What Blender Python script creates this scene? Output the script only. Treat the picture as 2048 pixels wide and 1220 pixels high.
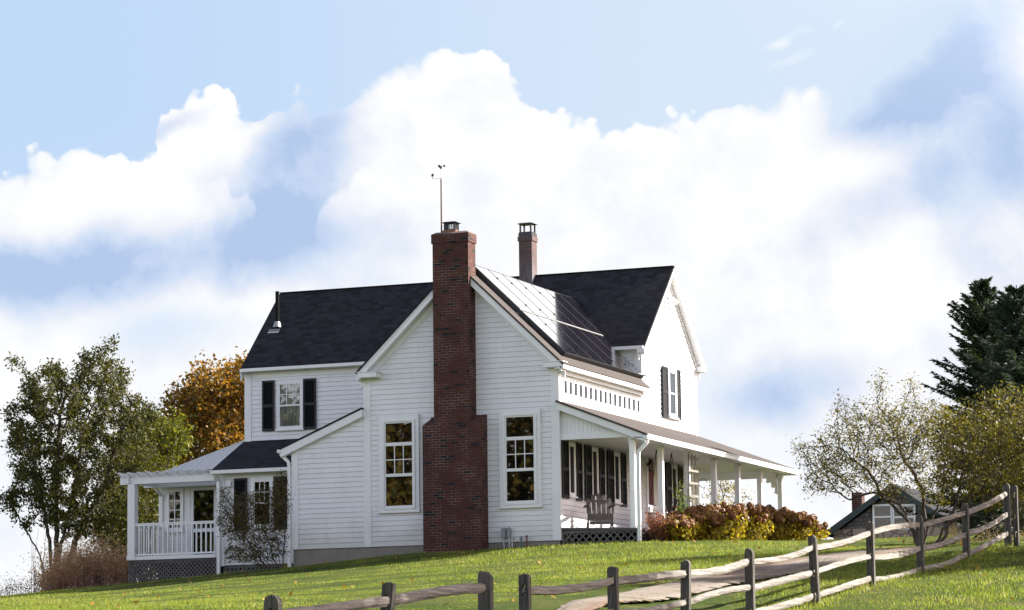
import bpy, math, random
import numpy as np
from mathutils import Vector, Matrix
R_ = math.radians
random.seed(7)
rng = np.random.default_rng(11)
scene = bpy.context.scene
col = scene.collection
for o in list(bpy.data.objects): bpy.data.objects.remove(o)

# ------------------------------------------------------------------ camera
CAM = np.array([32.6406, -71.9500, -4.4749])
YAW, PITCH, ROLL, FPX = 0.3783, 0.1328, -0.0123, 6298.9
_f = np.array([-math.sin(YAW)*math.cos(PITCH), math.cos(YAW)*math.cos(PITCH), math.sin(PITCH)])
_r = np.array([math.cos(YAW), math.sin(YAW), 0.]); _u = np.cross(_r, _f)
RX = _r*math.cos(ROLL)+_u*math.sin(ROLL); UX = -_r*math.sin(ROLL)+_u*math.cos(ROLL)
cd = bpy.data.cameras.new('camera'); cam = bpy.data.objects.new('camera', cd); col.objects.link(cam)
cd.sensor_width = 36; cd.lens = 36*FPX/2048; cd.clip_start = 0.5; cd.clip_end = 6000
cam.matrix_world = Matrix(((RX[0], UX[0], -_f[0], CAM[0]), (RX[1], UX[1], -_f[1], CAM[1]),
                           (RX[2], UX[2], -_f[2], CAM[2]), (0, 0, 0, 1)))
scene.camera = cam
def at(u, v, d):      # world point seen at photograph pixel (u,v) at depth d (used to measure distances)
    return CAM + d*(_f + RX*(u-1024)/FPX - UX*(v-610)/FPX)

# ------------------------------------------------------------------ sun, sky, exposure
SUN_B, SUN_E = R_(38), R_(30.6)       # azimuth from +X towards +Y, elevation
sd = Vector((math.cos(SUN_B)*math.cos(SUN_E), math.sin(SUN_B)*math.cos(SUN_E), math.sin(SUN_E)))
sl = bpy.data.lights.new('sun', 'SUN'); sl.energy = 5.0; sl.angle = R_(0.53); sl.color = (1, .945, .86)
so = bpy.data.objects.new('sun', sl); col.objects.link(so)
so.rotation_euler = sd.to_track_quat('Z', 'Y').to_euler()
scene.view_settings.view_transform = 'Standard'; scene.view_settings.look = 'None'
scene.view_settings.gamma = 1; EXPO = 1.6; scene.view_settings.exposure = EXPO
scene.render.engine = 'CYCLES'
scene.render.resolution_x = 1024; scene.render.resolution_y = 610

class NT:
    """tiny expression builder for shader nodes"""
    def __init__(s, nt): s.nt = nt
    def n(s, t, **k):
        x = s.nt.nodes.new(t)
        for a, b in k.items(): setattr(x, a, b)
        return x
    def put(s, sock, v):
        if isinstance(v, bpy.types.NodeSocket): s.nt.links.new(v, sock)
        elif v is not None: sock.default_value = v
    def m(s, op, a, b=None, c=None, clamp=False):
        x = s.n('ShaderNodeMath', operation=op, use_clamp=clamp)
        s.put(x.inputs[0], a)
        if b is not None: s.put(x.inputs[1], b)
        if c is not None: s.put(x.inputs[2], c)
        return x.outputs[0]
    def v(s, op, a, b=None):
        x = s.n('ShaderNodeVectorMath', operation=op); s.put(x.inputs[0], a)
        if b is not None: s.put(x.inputs[1], b)
        return x.outputs['Value'] if op in ('DOT_PRODUCT', 'LENGTH') else x.outputs[0]
    def mix(s, f, a, b, mode='MIX'):
        x = s.n('ShaderNodeMix', data_type='RGBA', blend_type=mode)
        s.put(x.inputs[0], f)
        for i, q in ((6, a), (7, b)):
            if isinstance(q, (tuple, list)) and len(q) == 3: q = (*q, 1)
            s.put(x.inputs[i], q)
        return x.outputs[2]
    def noise(s, vec, scale, detail=4, rough=.55, out=0, dist=0.):
        x = s.n('ShaderNodeTexNoise'); s.put(x.inputs['Vector'], vec); x.inputs['Scale'].default_value = scale
        x.inputs['Detail'].default_value = detail; x.inputs['Roughness'].default_value = rough
        x.inputs['Distortion'].default_value = dist
        return x.outputs[out]
    def ramp(s, f, pts, interp='LINEAR'):
        x = s.n('ShaderNodeValToRGB'); s.put(x.inputs[0], f); e = x.color_ramp; e.interpolation = interp
        while len(e.elements) < len(pts): e.elements.new(.5)
        for el, (p, c) in zip(e.elements, pts):
            el.position = p
            el.color = (c, c, c, 1) if isinstance(c, (int, float)) else (*c, 1)
        return x.outputs[0]
    def smooth(s, x, lo, hi):
        y = s.n('ShaderNodeMapRange', interpolation_type='SMOOTHSTEP'); s.put(y.inputs[0], x)
        y.inputs[1].default_value = lo; y.inputs[2].default_value = hi
        return y.outputs[0]
    def xyz(s, a, b, c=0.):
        x = s.n('ShaderNodeCombineXYZ'); s.put(x.inputs[0], a); s.put(x.inputs[1], b); s.put(x.inputs[2], c); return x.outputs[0]
    def sep(s, v):
        x = s.n('ShaderNodeSeparateXYZ'); s.put(x.inputs[0], v); return x.outputs

w = bpy.data.worlds.new('World'); scene.world = w; w.use_nodes = True
w.node_tree.nodes.clear(); N = NT(w.node_tree)
D = N.n('ShaderNodeTexCoord').outputs['Generated']
sky = N.n('ShaderNodeTexSky', sky_type='NISHITA', sun_disc=False)
sky.sun_elevation = SUN_E; sky.sun_rotation = math.pi/2 - SUN_B
sky.air_density = 1.2; sky.dust_density = 1.4; sky.altitude = 20
# cloud map: compass bearing and elevation of the sky direction, in units of about 18.6 degrees
H = (-math.sin(YAW), math.cos(YAW), 0.)
fw = N.v('DOT_PRODUCT', D, H); rt = N.v('DOT_PRODUCT', D, (_r[0], _r[1], 0.))
az = N.m('ARCTAN2', rt, fw); el = N.m('ARCSINE', N.sep(D)[2])
K = FPX/2048
sx = N.m('MULTIPLY_ADD', az, K, .5)
sy = N.m('MULTIPLY_ADD', N.m('SUBTRACT', el, PITCH), -K, 610/2048)
P = N.xyz(sx, sy)
wn = N.noise(P, 7., 7, .6, out=1)
w1 = N.v('SUBTRACT', wn, (.5, .5, .5))
w3 = N.v('SUBTRACT', N.noise(P, 32., 5, .6, out=1), (.5, .5, .5))
PW = N.v('ADD', N.v('ADD', P, N.v('MULTIPLY', w3, (.014, .014, 0.))), N.v('MULTIPLY', w1, (.050, .050, 0.)))
wn2 = N.noise(P, 3., 4, .55, out=1)
PS = N.v('ADD', P, N.v('MULTIPLY', N.v('SUBTRACT', wn2, (.5, .5, .5)), (.10, .08, 0.)))
PS = N.v('ADD', PS, N.v('MULTIPLY', w1, (.05, .05, 0.)))
top = [(-.3, 380), (0, 345), (70, 298), (150, 288), (205, 300), (245, 275), (300, 262), (318, 215), (352, 182), (400, 168), (448, 168), (470, 208), (505, 216),
       (560, 190), (605, 188), (640, 210), (672, 200), (700, 172), (760, 145), (820, 120), (880, 105), (920, 93), (970, 96), (1005, 125),
       (1050, 162), (1110, 205), (1170, 218), (1255, 248), (1300, 238), (1400, 226), (1480, 200), (1570, 183), (1630, 192), (1690, 222),
       (1735, 222), (1790, 155), (1850, 105), (1900, 62), (1940, 14), (2048, 2)]
fc = N.n('ShaderNodeFloatCurve'); mp = fc.mapping; mp.use_clip = False; cv = mp.curves[0]
pts = [(max(0, x)/2048, y/1220) for x, y in top]
cv.points[0].location = pts[0]; cv.points[-1].location = pts[-1]
for p in pts[1:-1]: cv.points.new(*p)
mp.update()
pw = N.sep(PW)
N.put(fc.inputs['Value'], N.m('MULTIPLY', pw[0], 1., clamp=True))
bound = N.m('MULTIPLY', fc.outputs[0], 1220/2048)
def puffs(base, sc, rand=1.):
    v_ = N.n('ShaderNodeTexVoronoi', feature='SMOOTH_F1', voronoi_dimensions='2D'); N.put(v_.inputs['Vector'], base); v_.inputs['Scale'].default_value = sc; v_.inputs['Smoothness'].default_value = .12; v_.inputs['Randomness'].default_value = rand
    return N.m('SUBTRACT', .42, v_.outputs['Distance'])
PU = N.v('ADD', P, N.v('MULTIPLY', w1, (.03, .03, 0.)))
puf = N.m('ADD', N.m('ADD', N.m('MULTIPLY', puffs(PU, 17.), .036), N.m('MULTIPLY', puffs(PU, 41.), .016)), N.m('MULTIPLY', puffs(PU, 90.), .006))
diff = N.m('ADD', N.m('SUBTRACT', pw[1], bound), N.m('SUBTRACT', puf, .006))              # > 0 below the cloud tops
inview = N.smooth(N.m('ABSOLUTE', N.m('SUBTRACT', sx, .5)), .8, .6)
gen = N.smooth(N.noise(D, 2.3, 7, .6), .47, .62)
rag = N.smooth(N.noise(P, 4.3, 3, .5), .45, .62)
main = N.m('ADD', N.m('MULTIPLY', N.smooth(diff, -.001, .0055), N.m('SUBTRACT', 1., rag)), N.m('MULTIPLY', N.smooth(diff, -.004, .020), rag))
soft_r = N.m('MULTIPLY', N.smooth(sx, .81, .86), .85)
main = N.m('ADD', N.m('MULTIPLY', main, N.m('SUBTRACT', 1., soft_r)), N.m('MULTIPLY', N.smooth(diff, -.012, .045), soft_r))
up = N.smooth(sy, -.25, -.05)
gate = N.m('MULTIPLY', inview, up)
cl = N.m('ADD', N.m('MULTIPLY', main, gate), N.m('MULTIPLY', gen, N.m('SUBTRACT', 1., gate)), clamp=True)
def blobs(lst, base):
    tot = None
    for (cx, cy, rx, ry, ang, amp) in lst:
        mpn = N.n('ShaderNodeMapping', vector_type='TEXTURE'); N.put(mpn.inputs[0], base)
        mpn.inputs[1].default_value = (cx/2048, cy/2048, 0); mpn.inputs[2].default_value = (0, 0, R_(ang)); mpn.inputs[3].default_value = (rx/2048, ry/2048, 1)
        L = N.v('LENGTH', N.v('MULTIPLY', mpn.outputs[0], (1, 1, 0)))
        g = N.m('MULTIPLY', N.smooth(L, 1.55, .0), amp*1.15)
        tot = g if tot is None else N.m('ADD', tot, g)
    return tot
shade = blobs([(610, 330, 115, 130, 10, .95), (560, 285, 110, 50, -35, .45), (300, 510, 460, 75, -6, 1.0), (60, 555, 230, 60, 0, .85), (520, 460, 150, 100, 0, .7),
               (310, 265, 90, 22, -25, .5), (790, 420, 90, 70, 0, .15), (980, 450, 150, 120, 0, .15), (1900, 150, 210, 110, -38, 1.25), (2010, 330, 170, 150, -20, .9), (1790, 250, 140, 80, -20, .8),
               (1610, 785, 140, 75, -10, .62), (1500, 800, 110, 50, 0, .4), (1740, 450, 160, 60, -20, .35), (1880, 410, 60, 60, 0, .5), (1420, 330, 260, 60, 8, .10),
               (620, 560, 230, 40, 0, .22), (2000, 560, 120, 60, 0, .45), (1250, 420, 200, 60, 0, .08), (1150, 310, 300, 60, 15, .08)], PS)
hole = blobs([(330, 655, 170, 55, 0, .75), (760, 540, 160, 60, 0, .3), (1420, 790, 70, 150, 10, .55), (1950, 400, 70, 120, 15, .35), (40, 1000, 80, 120, 0, .35), (40, 620, 120, 40, 0, .3), (1600, 900, 200, 60, 0, .35)], PS)
fine = N.noise(P, 9., 7, .62)
US = 1/(.1*2**EXPO)          # converts displayed brightness to sky radiance at this exposure
# nearer cumulus lumps standing in front of the shaded parts
fr_top = [(0, 345), (70, 298), (150, 288), (205, 300), (245, 275), (300, 285), (345, 305), (400, 335), (436, 318), (462, 372), (498, 338), (515, 395), (545, 430), (575, 640), (622, 640), (640, 430), (655, 375), (700, 338), (760, 318), (830, 296), (900, 270), (1000, 200), (1100, 205), (2048, 0)]
fc2 = N.n('ShaderNodeFloatCurve'); m2 = fc2.mapping; m2.use_clip = False; c2_ = m2.curves[0]; q = [(x/2048, y/1220) for x, y in fr_top]
c2_.points[0].location = q[0]; c2_.points[-1].location = q[-1]
for t in q[1:-1]: c2_.points.new(*t)
for t in c2_.points: t.handle_type = 'VECTOR'
m2.update(); N.put(fc2.inputs['Value'], N.m('MULTIPLY', pw[0], 1., clamp=True))
d2 = N.m('ADD', N.m('SUBTRACT', pw[1], N.m('MULTIPLY', fc2.outputs[0], 1220/2048)), N.m('SUBTRACT', puf, .004))
psy = N.sep(PS)
bot = N.m('ADD', N.m('MULTIPLY', N.smooth(psy[0], .0, .30), -.02), .228)
F1 = N.m('MULTIPLY', N.smooth(d2, -.001, .013), N.smooth(N.m('SUBTRACT', psy[1], bot), .035, -.04))
F1 = N.m('MULTIPLY', F1, N.smooth(psy[0], .80, .55))
bill = N.noise(PS, 6.5, 8, .66)
shade = N.m('MULTIPLY', shade, N.m('ADD', .44, N.m('MULTIPLY', N.smooth(bill, .28, .74), .62)))
wh = N.m('MULTIPLY', N.smooth(puf, .004, .030), N.smooth(bill, .62, .40))
shade = N.m('SUBTRACT', shade, N.m('MULTIPLY', wh, .12), clamp=True)
shade = N.m('MULTIPLY', shade, N.m('SUBTRACT', 1., N.m('MULTIPLY', F1, .93)))
glare = blobs([(2785, -760, 1150, 850, 0, 1.)], P)
shade = N.m('ADD', N.m('MULTIPLY', shade, gate), N.m('ADD', N.m('MULTIPLY', N.smooth(fine, .40, .74), .22), N.m('MULTIPLY', N.smooth(puf, .014, -.014), .05)))
shade = N.m('ADD', shade, N.m('MULTIPLY', N.smooth(N.noise(D, 3.1, 5, .5), .5, .75), N.m('SUBTRACT', .45, N.m('MULTIPLY', gate, .45))), clamp=True)
shade = N.m('MULTIPLY', shade, N.m('SUBTRACT', 1., glare), clamp=True)
ccol = N.ramp(shade, [(0, (1.04, 1.04, 1.05)), (.12, (.97, .98, 1.0)), (.35, (.80, .85, .96)), (.65, (.62, .73, .92)), (1, (.46, .595, .845))])
gs = N.m('MULTIPLY_ADD', glare, .55*US, US)
ccol = N.v('MULTIPLY', ccol, N.xyz(gs, gs, gs))
vis = N.mix(N.smooth(sx, .0, .8), (.53, .70, .94), (.69, .81, .965))
vis = N.mix(N.m('MULTIPLY', N.smooth(sy, .1, .42), .7), vis, (.80, .88, .98))
vis = N.v('MULTIPLY', vis, (US, US, US))
behind = N.smooth(N.v('DOT_PRODUCT', D, H), .75, .1)
skyc = N.mix(behind, vis, N.v('MULTIPLY', sky.outputs[0], (.98, .79, .80)))
cl2 = N.m('MULTIPLY', cl, N.m('SUBTRACT', 1., N.m('MULTIPLY', N.m('MULTIPLY', hole, gate), .9)), clamp=True)
cl2 = N.m('MAXIMUM', cl2, glare)
wisp = N.m('MULTIPLY', N.m('MULTIPLY', blobs([(1565, 98, 34, 13, -12, 1), (1612, 82, 30, 9, 0, .5), (1690, 75, 26, 9, -20, .6), (1590, 140, 50, 12, -20, .5)], PS), gate), N.smooth(fine, .40, .62))
cl2 = N.m('MAXIMUM', cl2, N.m('MULTIPLY', wisp, .7))
cl2 = N.m('MULTIPLY', cl2, N.m('SUBTRACT', 1., N.m('MULTIPLY', behind, .6)))
skyall = N.mix(cl2, skyc, ccol)
hi = N.smooth(el, .35, .75)
k_ = N.m('ADD', N.m('MULTIPLY_ADD', hi, -.80, 1.), N.m('MULTIPLY', N.m('MULTIPLY', behind, N.m('SUBTRACT', 1., hi)), .75))
skyall = N.v('MULTIPLY', skyall, N.xyz(k_, k_, k_))
bg = N.n('ShaderNodeBackground'); N.put(bg.inputs[0], skyall); bg.inputs[1].default_value = .1
wo = N.n('ShaderNodeOutputWorld'); N.put(wo.inputs[0], bg.outputs[0])

# ------------------------------------------------------------------ materials
def mat(name, base=None, rough=.6, spec=.5, fn=None, metal=0.):
    m = bpy.data.materials.new(name); m.use_nodes = True; b = m.node_tree.nodes['Principled BSDF']
    n = NT(m.node_tree)
    b.inputs['Roughness'].default_value = rough; b.inputs['Specular IOR Level'].default_value = spec; b.inputs['Metallic'].default_value = metal
    if base is not None: b.inputs['Base Color'].default_value = (*base, 1)
    if fn: fn(n, b)
    return m
def geo_pos(n): return n.n('ShaderNodeNewGeometry').outputs['Position']
def objco(n): return n.n('ShaderNodeTexCoord').outputs['Object']
def uvco(n): return n.n('ShaderNodeTexCoord').outputs['UV']
def bump(n, b, h, dist=.01, strength=1.):
    x = n.n('ShaderNodeBump'); n.put(x.inputs['Height'], h); x.inputs['Distance'].default_value = dist; x.inputs['Strength'].default_value = strength
    n.put(b.inputs['Normal'], x.outputs[0])

def white_fn(c0, c1, joints=False):
    def f(n, b):
        p = geo_pos(n)
        a = n.noise(p, 1.3, 5, .6); s = n.noise(n.v('MULTIPLY', p, (9, 9, .8)), 1., 4, .6)
        c = n.mix(n.smooth(a, .35, .75), c0, c1)
        c = n.mix(n.m('MULTIPLY', n.smooth(s, .50, .8), .32), c, tuple(x*.78 for x in c1))
        if joints:
            q = n.sep(p); bt = n.n('ShaderNodeTexBrick', offset=.43, offset_frequency=3, squash=.7, squash_frequency=2); n.put(bt.inputs['Vector'], n.xyz(n.m('ADD', q[0], q[1]), q[2]))
            bt.inputs['Color1'].default_value = (0, 0, 0, 1); bt.inputs['Color2'].default_value = (1, 1, 1, 1); bt.inputs['Scale'].default_value = 1.; bt.inputs['Brick Width'].default_value = 2.7; bt.inputs['Row Height'].default_value = .127; bt.inputs['Mortar Size'].default_value = .0022
            c = n.mix(n.m('MULTIPLY', bt.outputs[0], .10), c, (.60, .60, .60))
            c = n.mix(n.m('MULTIPLY', bt.outputs['Fac'], .45), c, (.25, .25, .26))
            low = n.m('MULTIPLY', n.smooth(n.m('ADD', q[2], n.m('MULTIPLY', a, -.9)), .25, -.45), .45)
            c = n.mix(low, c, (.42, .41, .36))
        n.put(b.inputs['Base Color'], c)
        bump(n, b, n.noise(p, 60, 3, .5), .002, .4)
    return f
M = {}
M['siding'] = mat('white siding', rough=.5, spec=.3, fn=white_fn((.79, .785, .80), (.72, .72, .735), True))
M['trim'] = mat('white trim', rough=.42, spec=.35, fn=white_fn((.80, .80, .80), (.75, .75, .755)))
M['gutter'] = mat('white aluminium', rough=.3, spec=.5, fn=white_fn((.80, .80, .79), (.74, .74, .72)))
M['ceiling'] = mat('porch ceiling paint', rough=.6, fn=white_fn((.70, .69, .65), (.66, .65, .60)))
def shingle(n, b):
    uv = uvco(n)
    br = n.n('ShaderNodeTexBrick', offset=.37, offset_frequency=2, squash=.8, squash_frequency=3); n.put(br.inputs['Vector'], uv)
    br.inputs['Color1'].default_value = (0, 0, 0, 1); br.inputs['Color2'].default_value = (1, 1, 1, 1); br.inputs['Mortar'].default_value = (.5, .5, .5, 1)
    br.inputs['Scale'].default_value = 1; br.inputs['Mortar Size'].default_value = .012; br.inputs['Brick Width'].default_value = .25; br.inputs['Row Height'].default_value = .14
    br.inputs['Bias'].default_value = 0
    gr = n.noise(n.v('MULTIPLY', uv, (1, 1, 1)), 90, 3, .7)
    c = n.ramp(br.outputs[0], [(0, (.008, .0085, .014)), (.3, (.012, .0125, .019)), (.42, (.021, .022, .031)), (.75, (.026, .027, .037)), (1, (.034, .034, .044))])
    c = n.mix(n.m('MULTIPLY', br.outputs['Fac'], .6), c, (.012, .013, .02))
    c = n.mix(.20, c, n.ramp(gr, [(.3, (.01, .01, .014)), (.7, (.07, .066, .07))]), 'MIX')
    mc = n.noise(uv, .7, 4, .6)
    c = n.mix(n.m('MULTIPLY', n.smooth(mc, .5, .75), .2), c, (.055, .052, .056))
    n.put(b.inputs['Base Color'], c)
    h = n.m('ADD', n.m('MULTIPLY', br.outputs['Fac'], -1.), n.m('MULTIPLY', gr, .5))
    bump(n, b, h, .012, .8)
M['shingle'] = mat('asphalt shingles', rough=.92, spec=.25, fn=shingle)
def sunlit_shingle(n, b):
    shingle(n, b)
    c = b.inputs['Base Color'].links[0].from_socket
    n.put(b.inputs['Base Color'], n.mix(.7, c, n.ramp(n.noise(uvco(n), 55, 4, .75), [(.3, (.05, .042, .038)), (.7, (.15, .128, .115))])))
M['old_shingle'] = mat('sun-bleached shingles', rough=.95, spec=.25, fn=sunlit_shingle)  # lighter, browner shingle copy for sunlit slopes, sunlight painted into its colour
def brick_fn(tint, dark):
    def f(n, b):
        uv = uvco(n)
        br = n.n('ShaderNodeTexBrick'); n.put(br.inputs['Vector'], uv)
        br.inputs['Color1'].default_value = (0, 0, 0, 1); br.inputs['Color2'].default_value = (1, 1, 1, 1); br.inputs['Mortar'].default_value = (.5, .5, .5, 1)
        br.inputs['Scale'].default_value = 1; br.inputs['Mortar Size'].default_value = .0058; br.inputs['Mortar Smooth'].default_value = .15
        br.inputs['Brick Width'].default_value = .205; br.inputs['Row Height'].default_value = .0677; br.inputs['Bias'].default_value = 0
        d = dark
        c = n.ramp(br.outputs[0], [(0, (.020, .017, .018)), (d, (.014, .012, .013)), (d+.02, (.048*tint, .014, .011)), (.5, (.064*tint, .019, .014)), (.8, (.076*tint, .024, .018)), (1, (.10*tint, .037, .028))])
        g = n.noise(uv, 40, 5, .65)
        c = n.mix(.45, c, n.mix(g, (.03, .010, .008), (.11*tint, .046, .034)), 'MIX')
        c = n.mix(n.ramp(br.outputs[0], [(0, 1.), (d, 1.), (d+.02, 0.)]), c, (.012, .012, .014))
        st = n.noise(uv, 1.6, 5, .65)
        mort = n.mix(n.smooth(st, .42, .66), (.07, .042, .036), (.30, .23, .20))
        c = n.mix(n.m('MULTIPLY', br.outputs['Fac'], .85), c, mort)
        n.put(b.inputs['Base Color'], c)
        bump(n, b, n.m('ADD', n.m('MULTIPLY', br.outputs['Fac'], -1.), n.m('MULTIPLY', g, .3)), .01, .8)
    return f
M['brick'] = mat('red brick', rough=.85, spec=.3, fn=brick_fn(1., .10))
def oldbrick(n, b):
    brick_fn(1.1, .05)(n, b)
    c = b.inputs['Base Color'].links[0].from_socket
    p = geo_pos(n); z = n.sep(p)[2]
    s = n.noise(n.v('MULTIPLY', p, (6, 6, 1.2)), 1., 5, .6)
    k = n.m('MULTIPLY', n.smooth(z, 8.45, 7.75), n.smooth(s, .3, .6))
    c = n.mix(n.m('MULTIPLY', k, .75), c, (.17, .165, .19)); c = n.mix(.35, c, (.15, .13, .135))
    n.put(b.inputs['Base Color'], c)
M['brick_old'] = mat('weathered brick', rough=.9, fn=oldbrick)
M['cap'] = mat('cement wash', (.16, .13, .12), .9)
M['black_metal'] = mat('black metal', (.012, .012, .015), .45)
M['rust'] = mat('rusty mast', (.11, .05, .035), .8)
M['steel'] = mat('galvanised steel', (.42, .43, .44), .45, metal=.6)
M['greybox'] = mat('grey enclosure', (.23, .245, .26), .5)
M['shutter'] = mat('black shutter paint', (.0045, .0045, .007), .45, .3)
M['red'] = mat('red door paint', (.13, .004, .009), .5, .2)
M['redpipe'] = mat('red pipe', (.12, .014, .012), .5)
M['greenpipe'] = mat('green valve', (.03, .14, .10), .5)
def conc(n, b):
    p = geo_pos(n); a = n.noise(p, 2.2, 6, .65); s = n.noise(n.v('MULTIPLY', p, (5, 5, .5)), 1, 4, .6)
    c = n.mix(a, (.16, .14, .12), (.30, .275, .245)); c = n.mix(n.m('MULTIPLY', n.smooth(s, .5, .8), .5), c, (.12, .105, .09))
    n.put(b.inputs['Base Color'], c); bump(n, b, n.noise(p, 30, 4, .6), .01)
M['concrete'] = mat('concrete', rough=.9, fn=conc)
def wood_fn(c0, c1, c2, sc=(3, 3, 30)):
    def f(n, b):
        p = objco(n); g = n.noise(n.v('MULTIPLY', p, sc), 1., 6, .7, dist=.15); a = n.noise(p, 2.5, 5, .6)
        c = n.mix(n.smooth(g, .3, .7), c0, c1); c = n.mix(n.m('MULTIPLY', n.smooth(a, .45, .7), .6), c, c2)
        n.put(b.inputs['Base Color'], c); bump(n, b, g, .03, 1.)
    return f
M['lattice'] = mat('grey lattice wood', rough=.85, fn=wood_fn((.11, .10, .10), (.19, .17, .165), (.08, .075, .075)))
M['floorwood'] = mat('porch floor edge', rough=.8, fn=wood_fn((.06, .055, .075), (.12, .11, .12), (.05, .045, .05), (3, 30, 3)))
M['post_wood'] = mat('weathered cedar post', rough=.9, fn=wood_fn((.022, .020, .018), (.15, .135, .12), (.085, .085, .07), (30, 30, 1.6)))
M['rail_wood'] = mat('weathered cedar rail', rough=.9, fn=wood_fn((.09, .08, .07), (.38, .345, .31), (.19, .175, .15), (20, .9, 26)))
M['chair_wood'] = mat('weathered teak', rough=.85, fn=wood_fn((.075, .062, .058), (.17, .14, .13), (.11, .09, .085), (30, 30, 3)))
M['dark_wood'] = mat('dark stained wood', rough=.7, fn=wood_fn((.02, .018, .018), (.05, .045, .042), (.03, .026, .025)))
M['interior'] = mat('dark room', (.012, .012, .014), .9, 0.)
M['screen'] = mat('insect screen', (.030, .031, .036), .9, .05)
M['curtain'] = mat('curtain', rough=.9, fn=lambda n, b: n.put(b.inputs['Base Color'], n.ramp(n.noise(n.v('MULTIPLY', geo_pos(n), (14, 14, 1.2)), 1, 3, .5), [(.35, (.20, .19, .18)), (.65, (.42, .41, .40))])))
def glass_mat(name, base, refl, alpha=1.):
    m = bpy.data.materials.new(name); m.use_nodes = True; nt = m.node_tree; nt.nodes.clear(); n = NT(nt)
    g = n.n('ShaderNodeBsdfGlossy'); g.inputs['Roughness'].default_value = .015; g.inputs['Color'].default_value = (.95, .97, 1, 1)
    t = n.n('ShaderNodeBsdfTransparent'); t.inputs[0].default_value = (*base, 1)
    f = n.n('ShaderNodeFresnel'); f.inputs[0].default_value = 1.5
    bp = n.n('ShaderNodeBump'); bp.inputs['Distance'].default_value = .02; bp.inputs['Strength'].default_value = .0025
    n.put(bp.inputs['Height'], n.noise(geo_pos(n), 1.6, 2, .4)); n.put(g.inputs['Normal'], bp.outputs[0])
    k = n.m('ADD', n.m('MULTIPLY', f.outputs[0], 1.2), refl, clamp=True)
    x = n.n('ShaderNodeMixShader'); n.put(x.inputs[0], k); n.put(x.inputs[1], t.outputs[0]); n.put(x.inputs[2], g.outputs[0])
    o = n.n('ShaderNodeOutputMaterial'); n.put(o.inputs[0], x.outputs[0]); return m
M['glass'] = glass_mat('window glass', (.75, .77, .8), .06)
M['glass_dull'] = glass_mat('screened glass', (.35, .35, .38), .0)
M['solar'] = mat('solar glass', (.012, .010, .016), .10, .9)
M['solar'].node_tree.nodes['Principled BSDF'].inputs['Coat Weight'].default_value = 1.
M['solar'].node_tree.nodes['Principled BSDF'].inputs['Coat Roughness'].default_value = .06
M['solar'].node_tree.nodes['Principled BSDF'].inputs['Coat IOR'].default_value = 1.9
M['solar_frame'] = mat('panel frame', (.03, .03, .034), .5)
M['pipe'] = mat('dark vent pipe', (.012, .013, .011), .95, .1)
M['rail_alu'] = mat('aluminium rail', (.4, .4, .4), .5, metal=.3)
M['white_roof'] = mat('white metal roof', rough=.4, fn=white_fn((.78, .78, .78), (.72, .72, .72)))
M['bulb'] = mat('frosted lamp glass', (.8, .8, .78), .25)
def bark_fn(c0, c1):
    def f(n, b):
        p = geo_pos(n); g = n.noise(n.v('MULTIPLY', p, (14, 14, 4)), 1., 5, .65)
        n.put(b.inputs['Base Color'], n.mix(g, c0, c1)); bump(n, b, g, .03)
    return f
M['bark'] = mat('grey brown bark', rough=.95, fn=bark_fn((.04, .032, .026), (.13, .11, .09)))
M['bark_red'] = mat('reddish bark', rough=.95, fn=bark_fn((.06, .035, .026), (.17, .11, .08)))
M['twig_pale'] = mat('pale twig', rough=.9, fn=bark_fn((.16, .10, .075), (.34, .24, .19)))
M['twig_dark'] = mat('dark twig', rough=.9, fn=bark_fn((.03, .022, .018), (.10, .075, .06)))
def leafmat(name, cols, trans=.35, rough=.5, clump=1.2):
    m = bpy.data.materials.new(name); m.use_nodes = True; nt = m.node_tree; nt.nodes.clear(); n = NT(nt)
    g = n.n('ShaderNodeNewGeometry')
    k = n.m('ADD', n.m('MULTIPLY', g.outputs['Random Per Island'], .62), n.m('MULTIPLY', n.noise(g.outputs['Position'], clump, 3, .5), .85))
    k = n.m('SUBTRACT', k, .22, clamp=True)
    c = n.ramp(k, [((i+.0)/(len(cols)-1), cc) for i, cc in enumerate(cols)])
    d = n.n('ShaderNodeBsdfPrincipled'); n.put(d.inputs['Base Color'], c); d.inputs['Roughness'].default_value = rough; d.inputs['Specular IOR Level'].default_value = .25
    t = n.n('ShaderNodeBsdfTranslucent'); n.put(t.inputs[0], n.mix(1., c, (1.5, 1.5, .8), 'MULTIPLY'))
    x = n.n('ShaderNodeMixShader'); x.inputs[0].default_value = trans; n.put(x.inputs[1], d.outputs[0]); n.put(x.inputs[2], t.outputs[0])
    o = n.n('ShaderNodeOutputMaterial'); n.put(o.inputs[0], x.outputs[0]); return m

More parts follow.
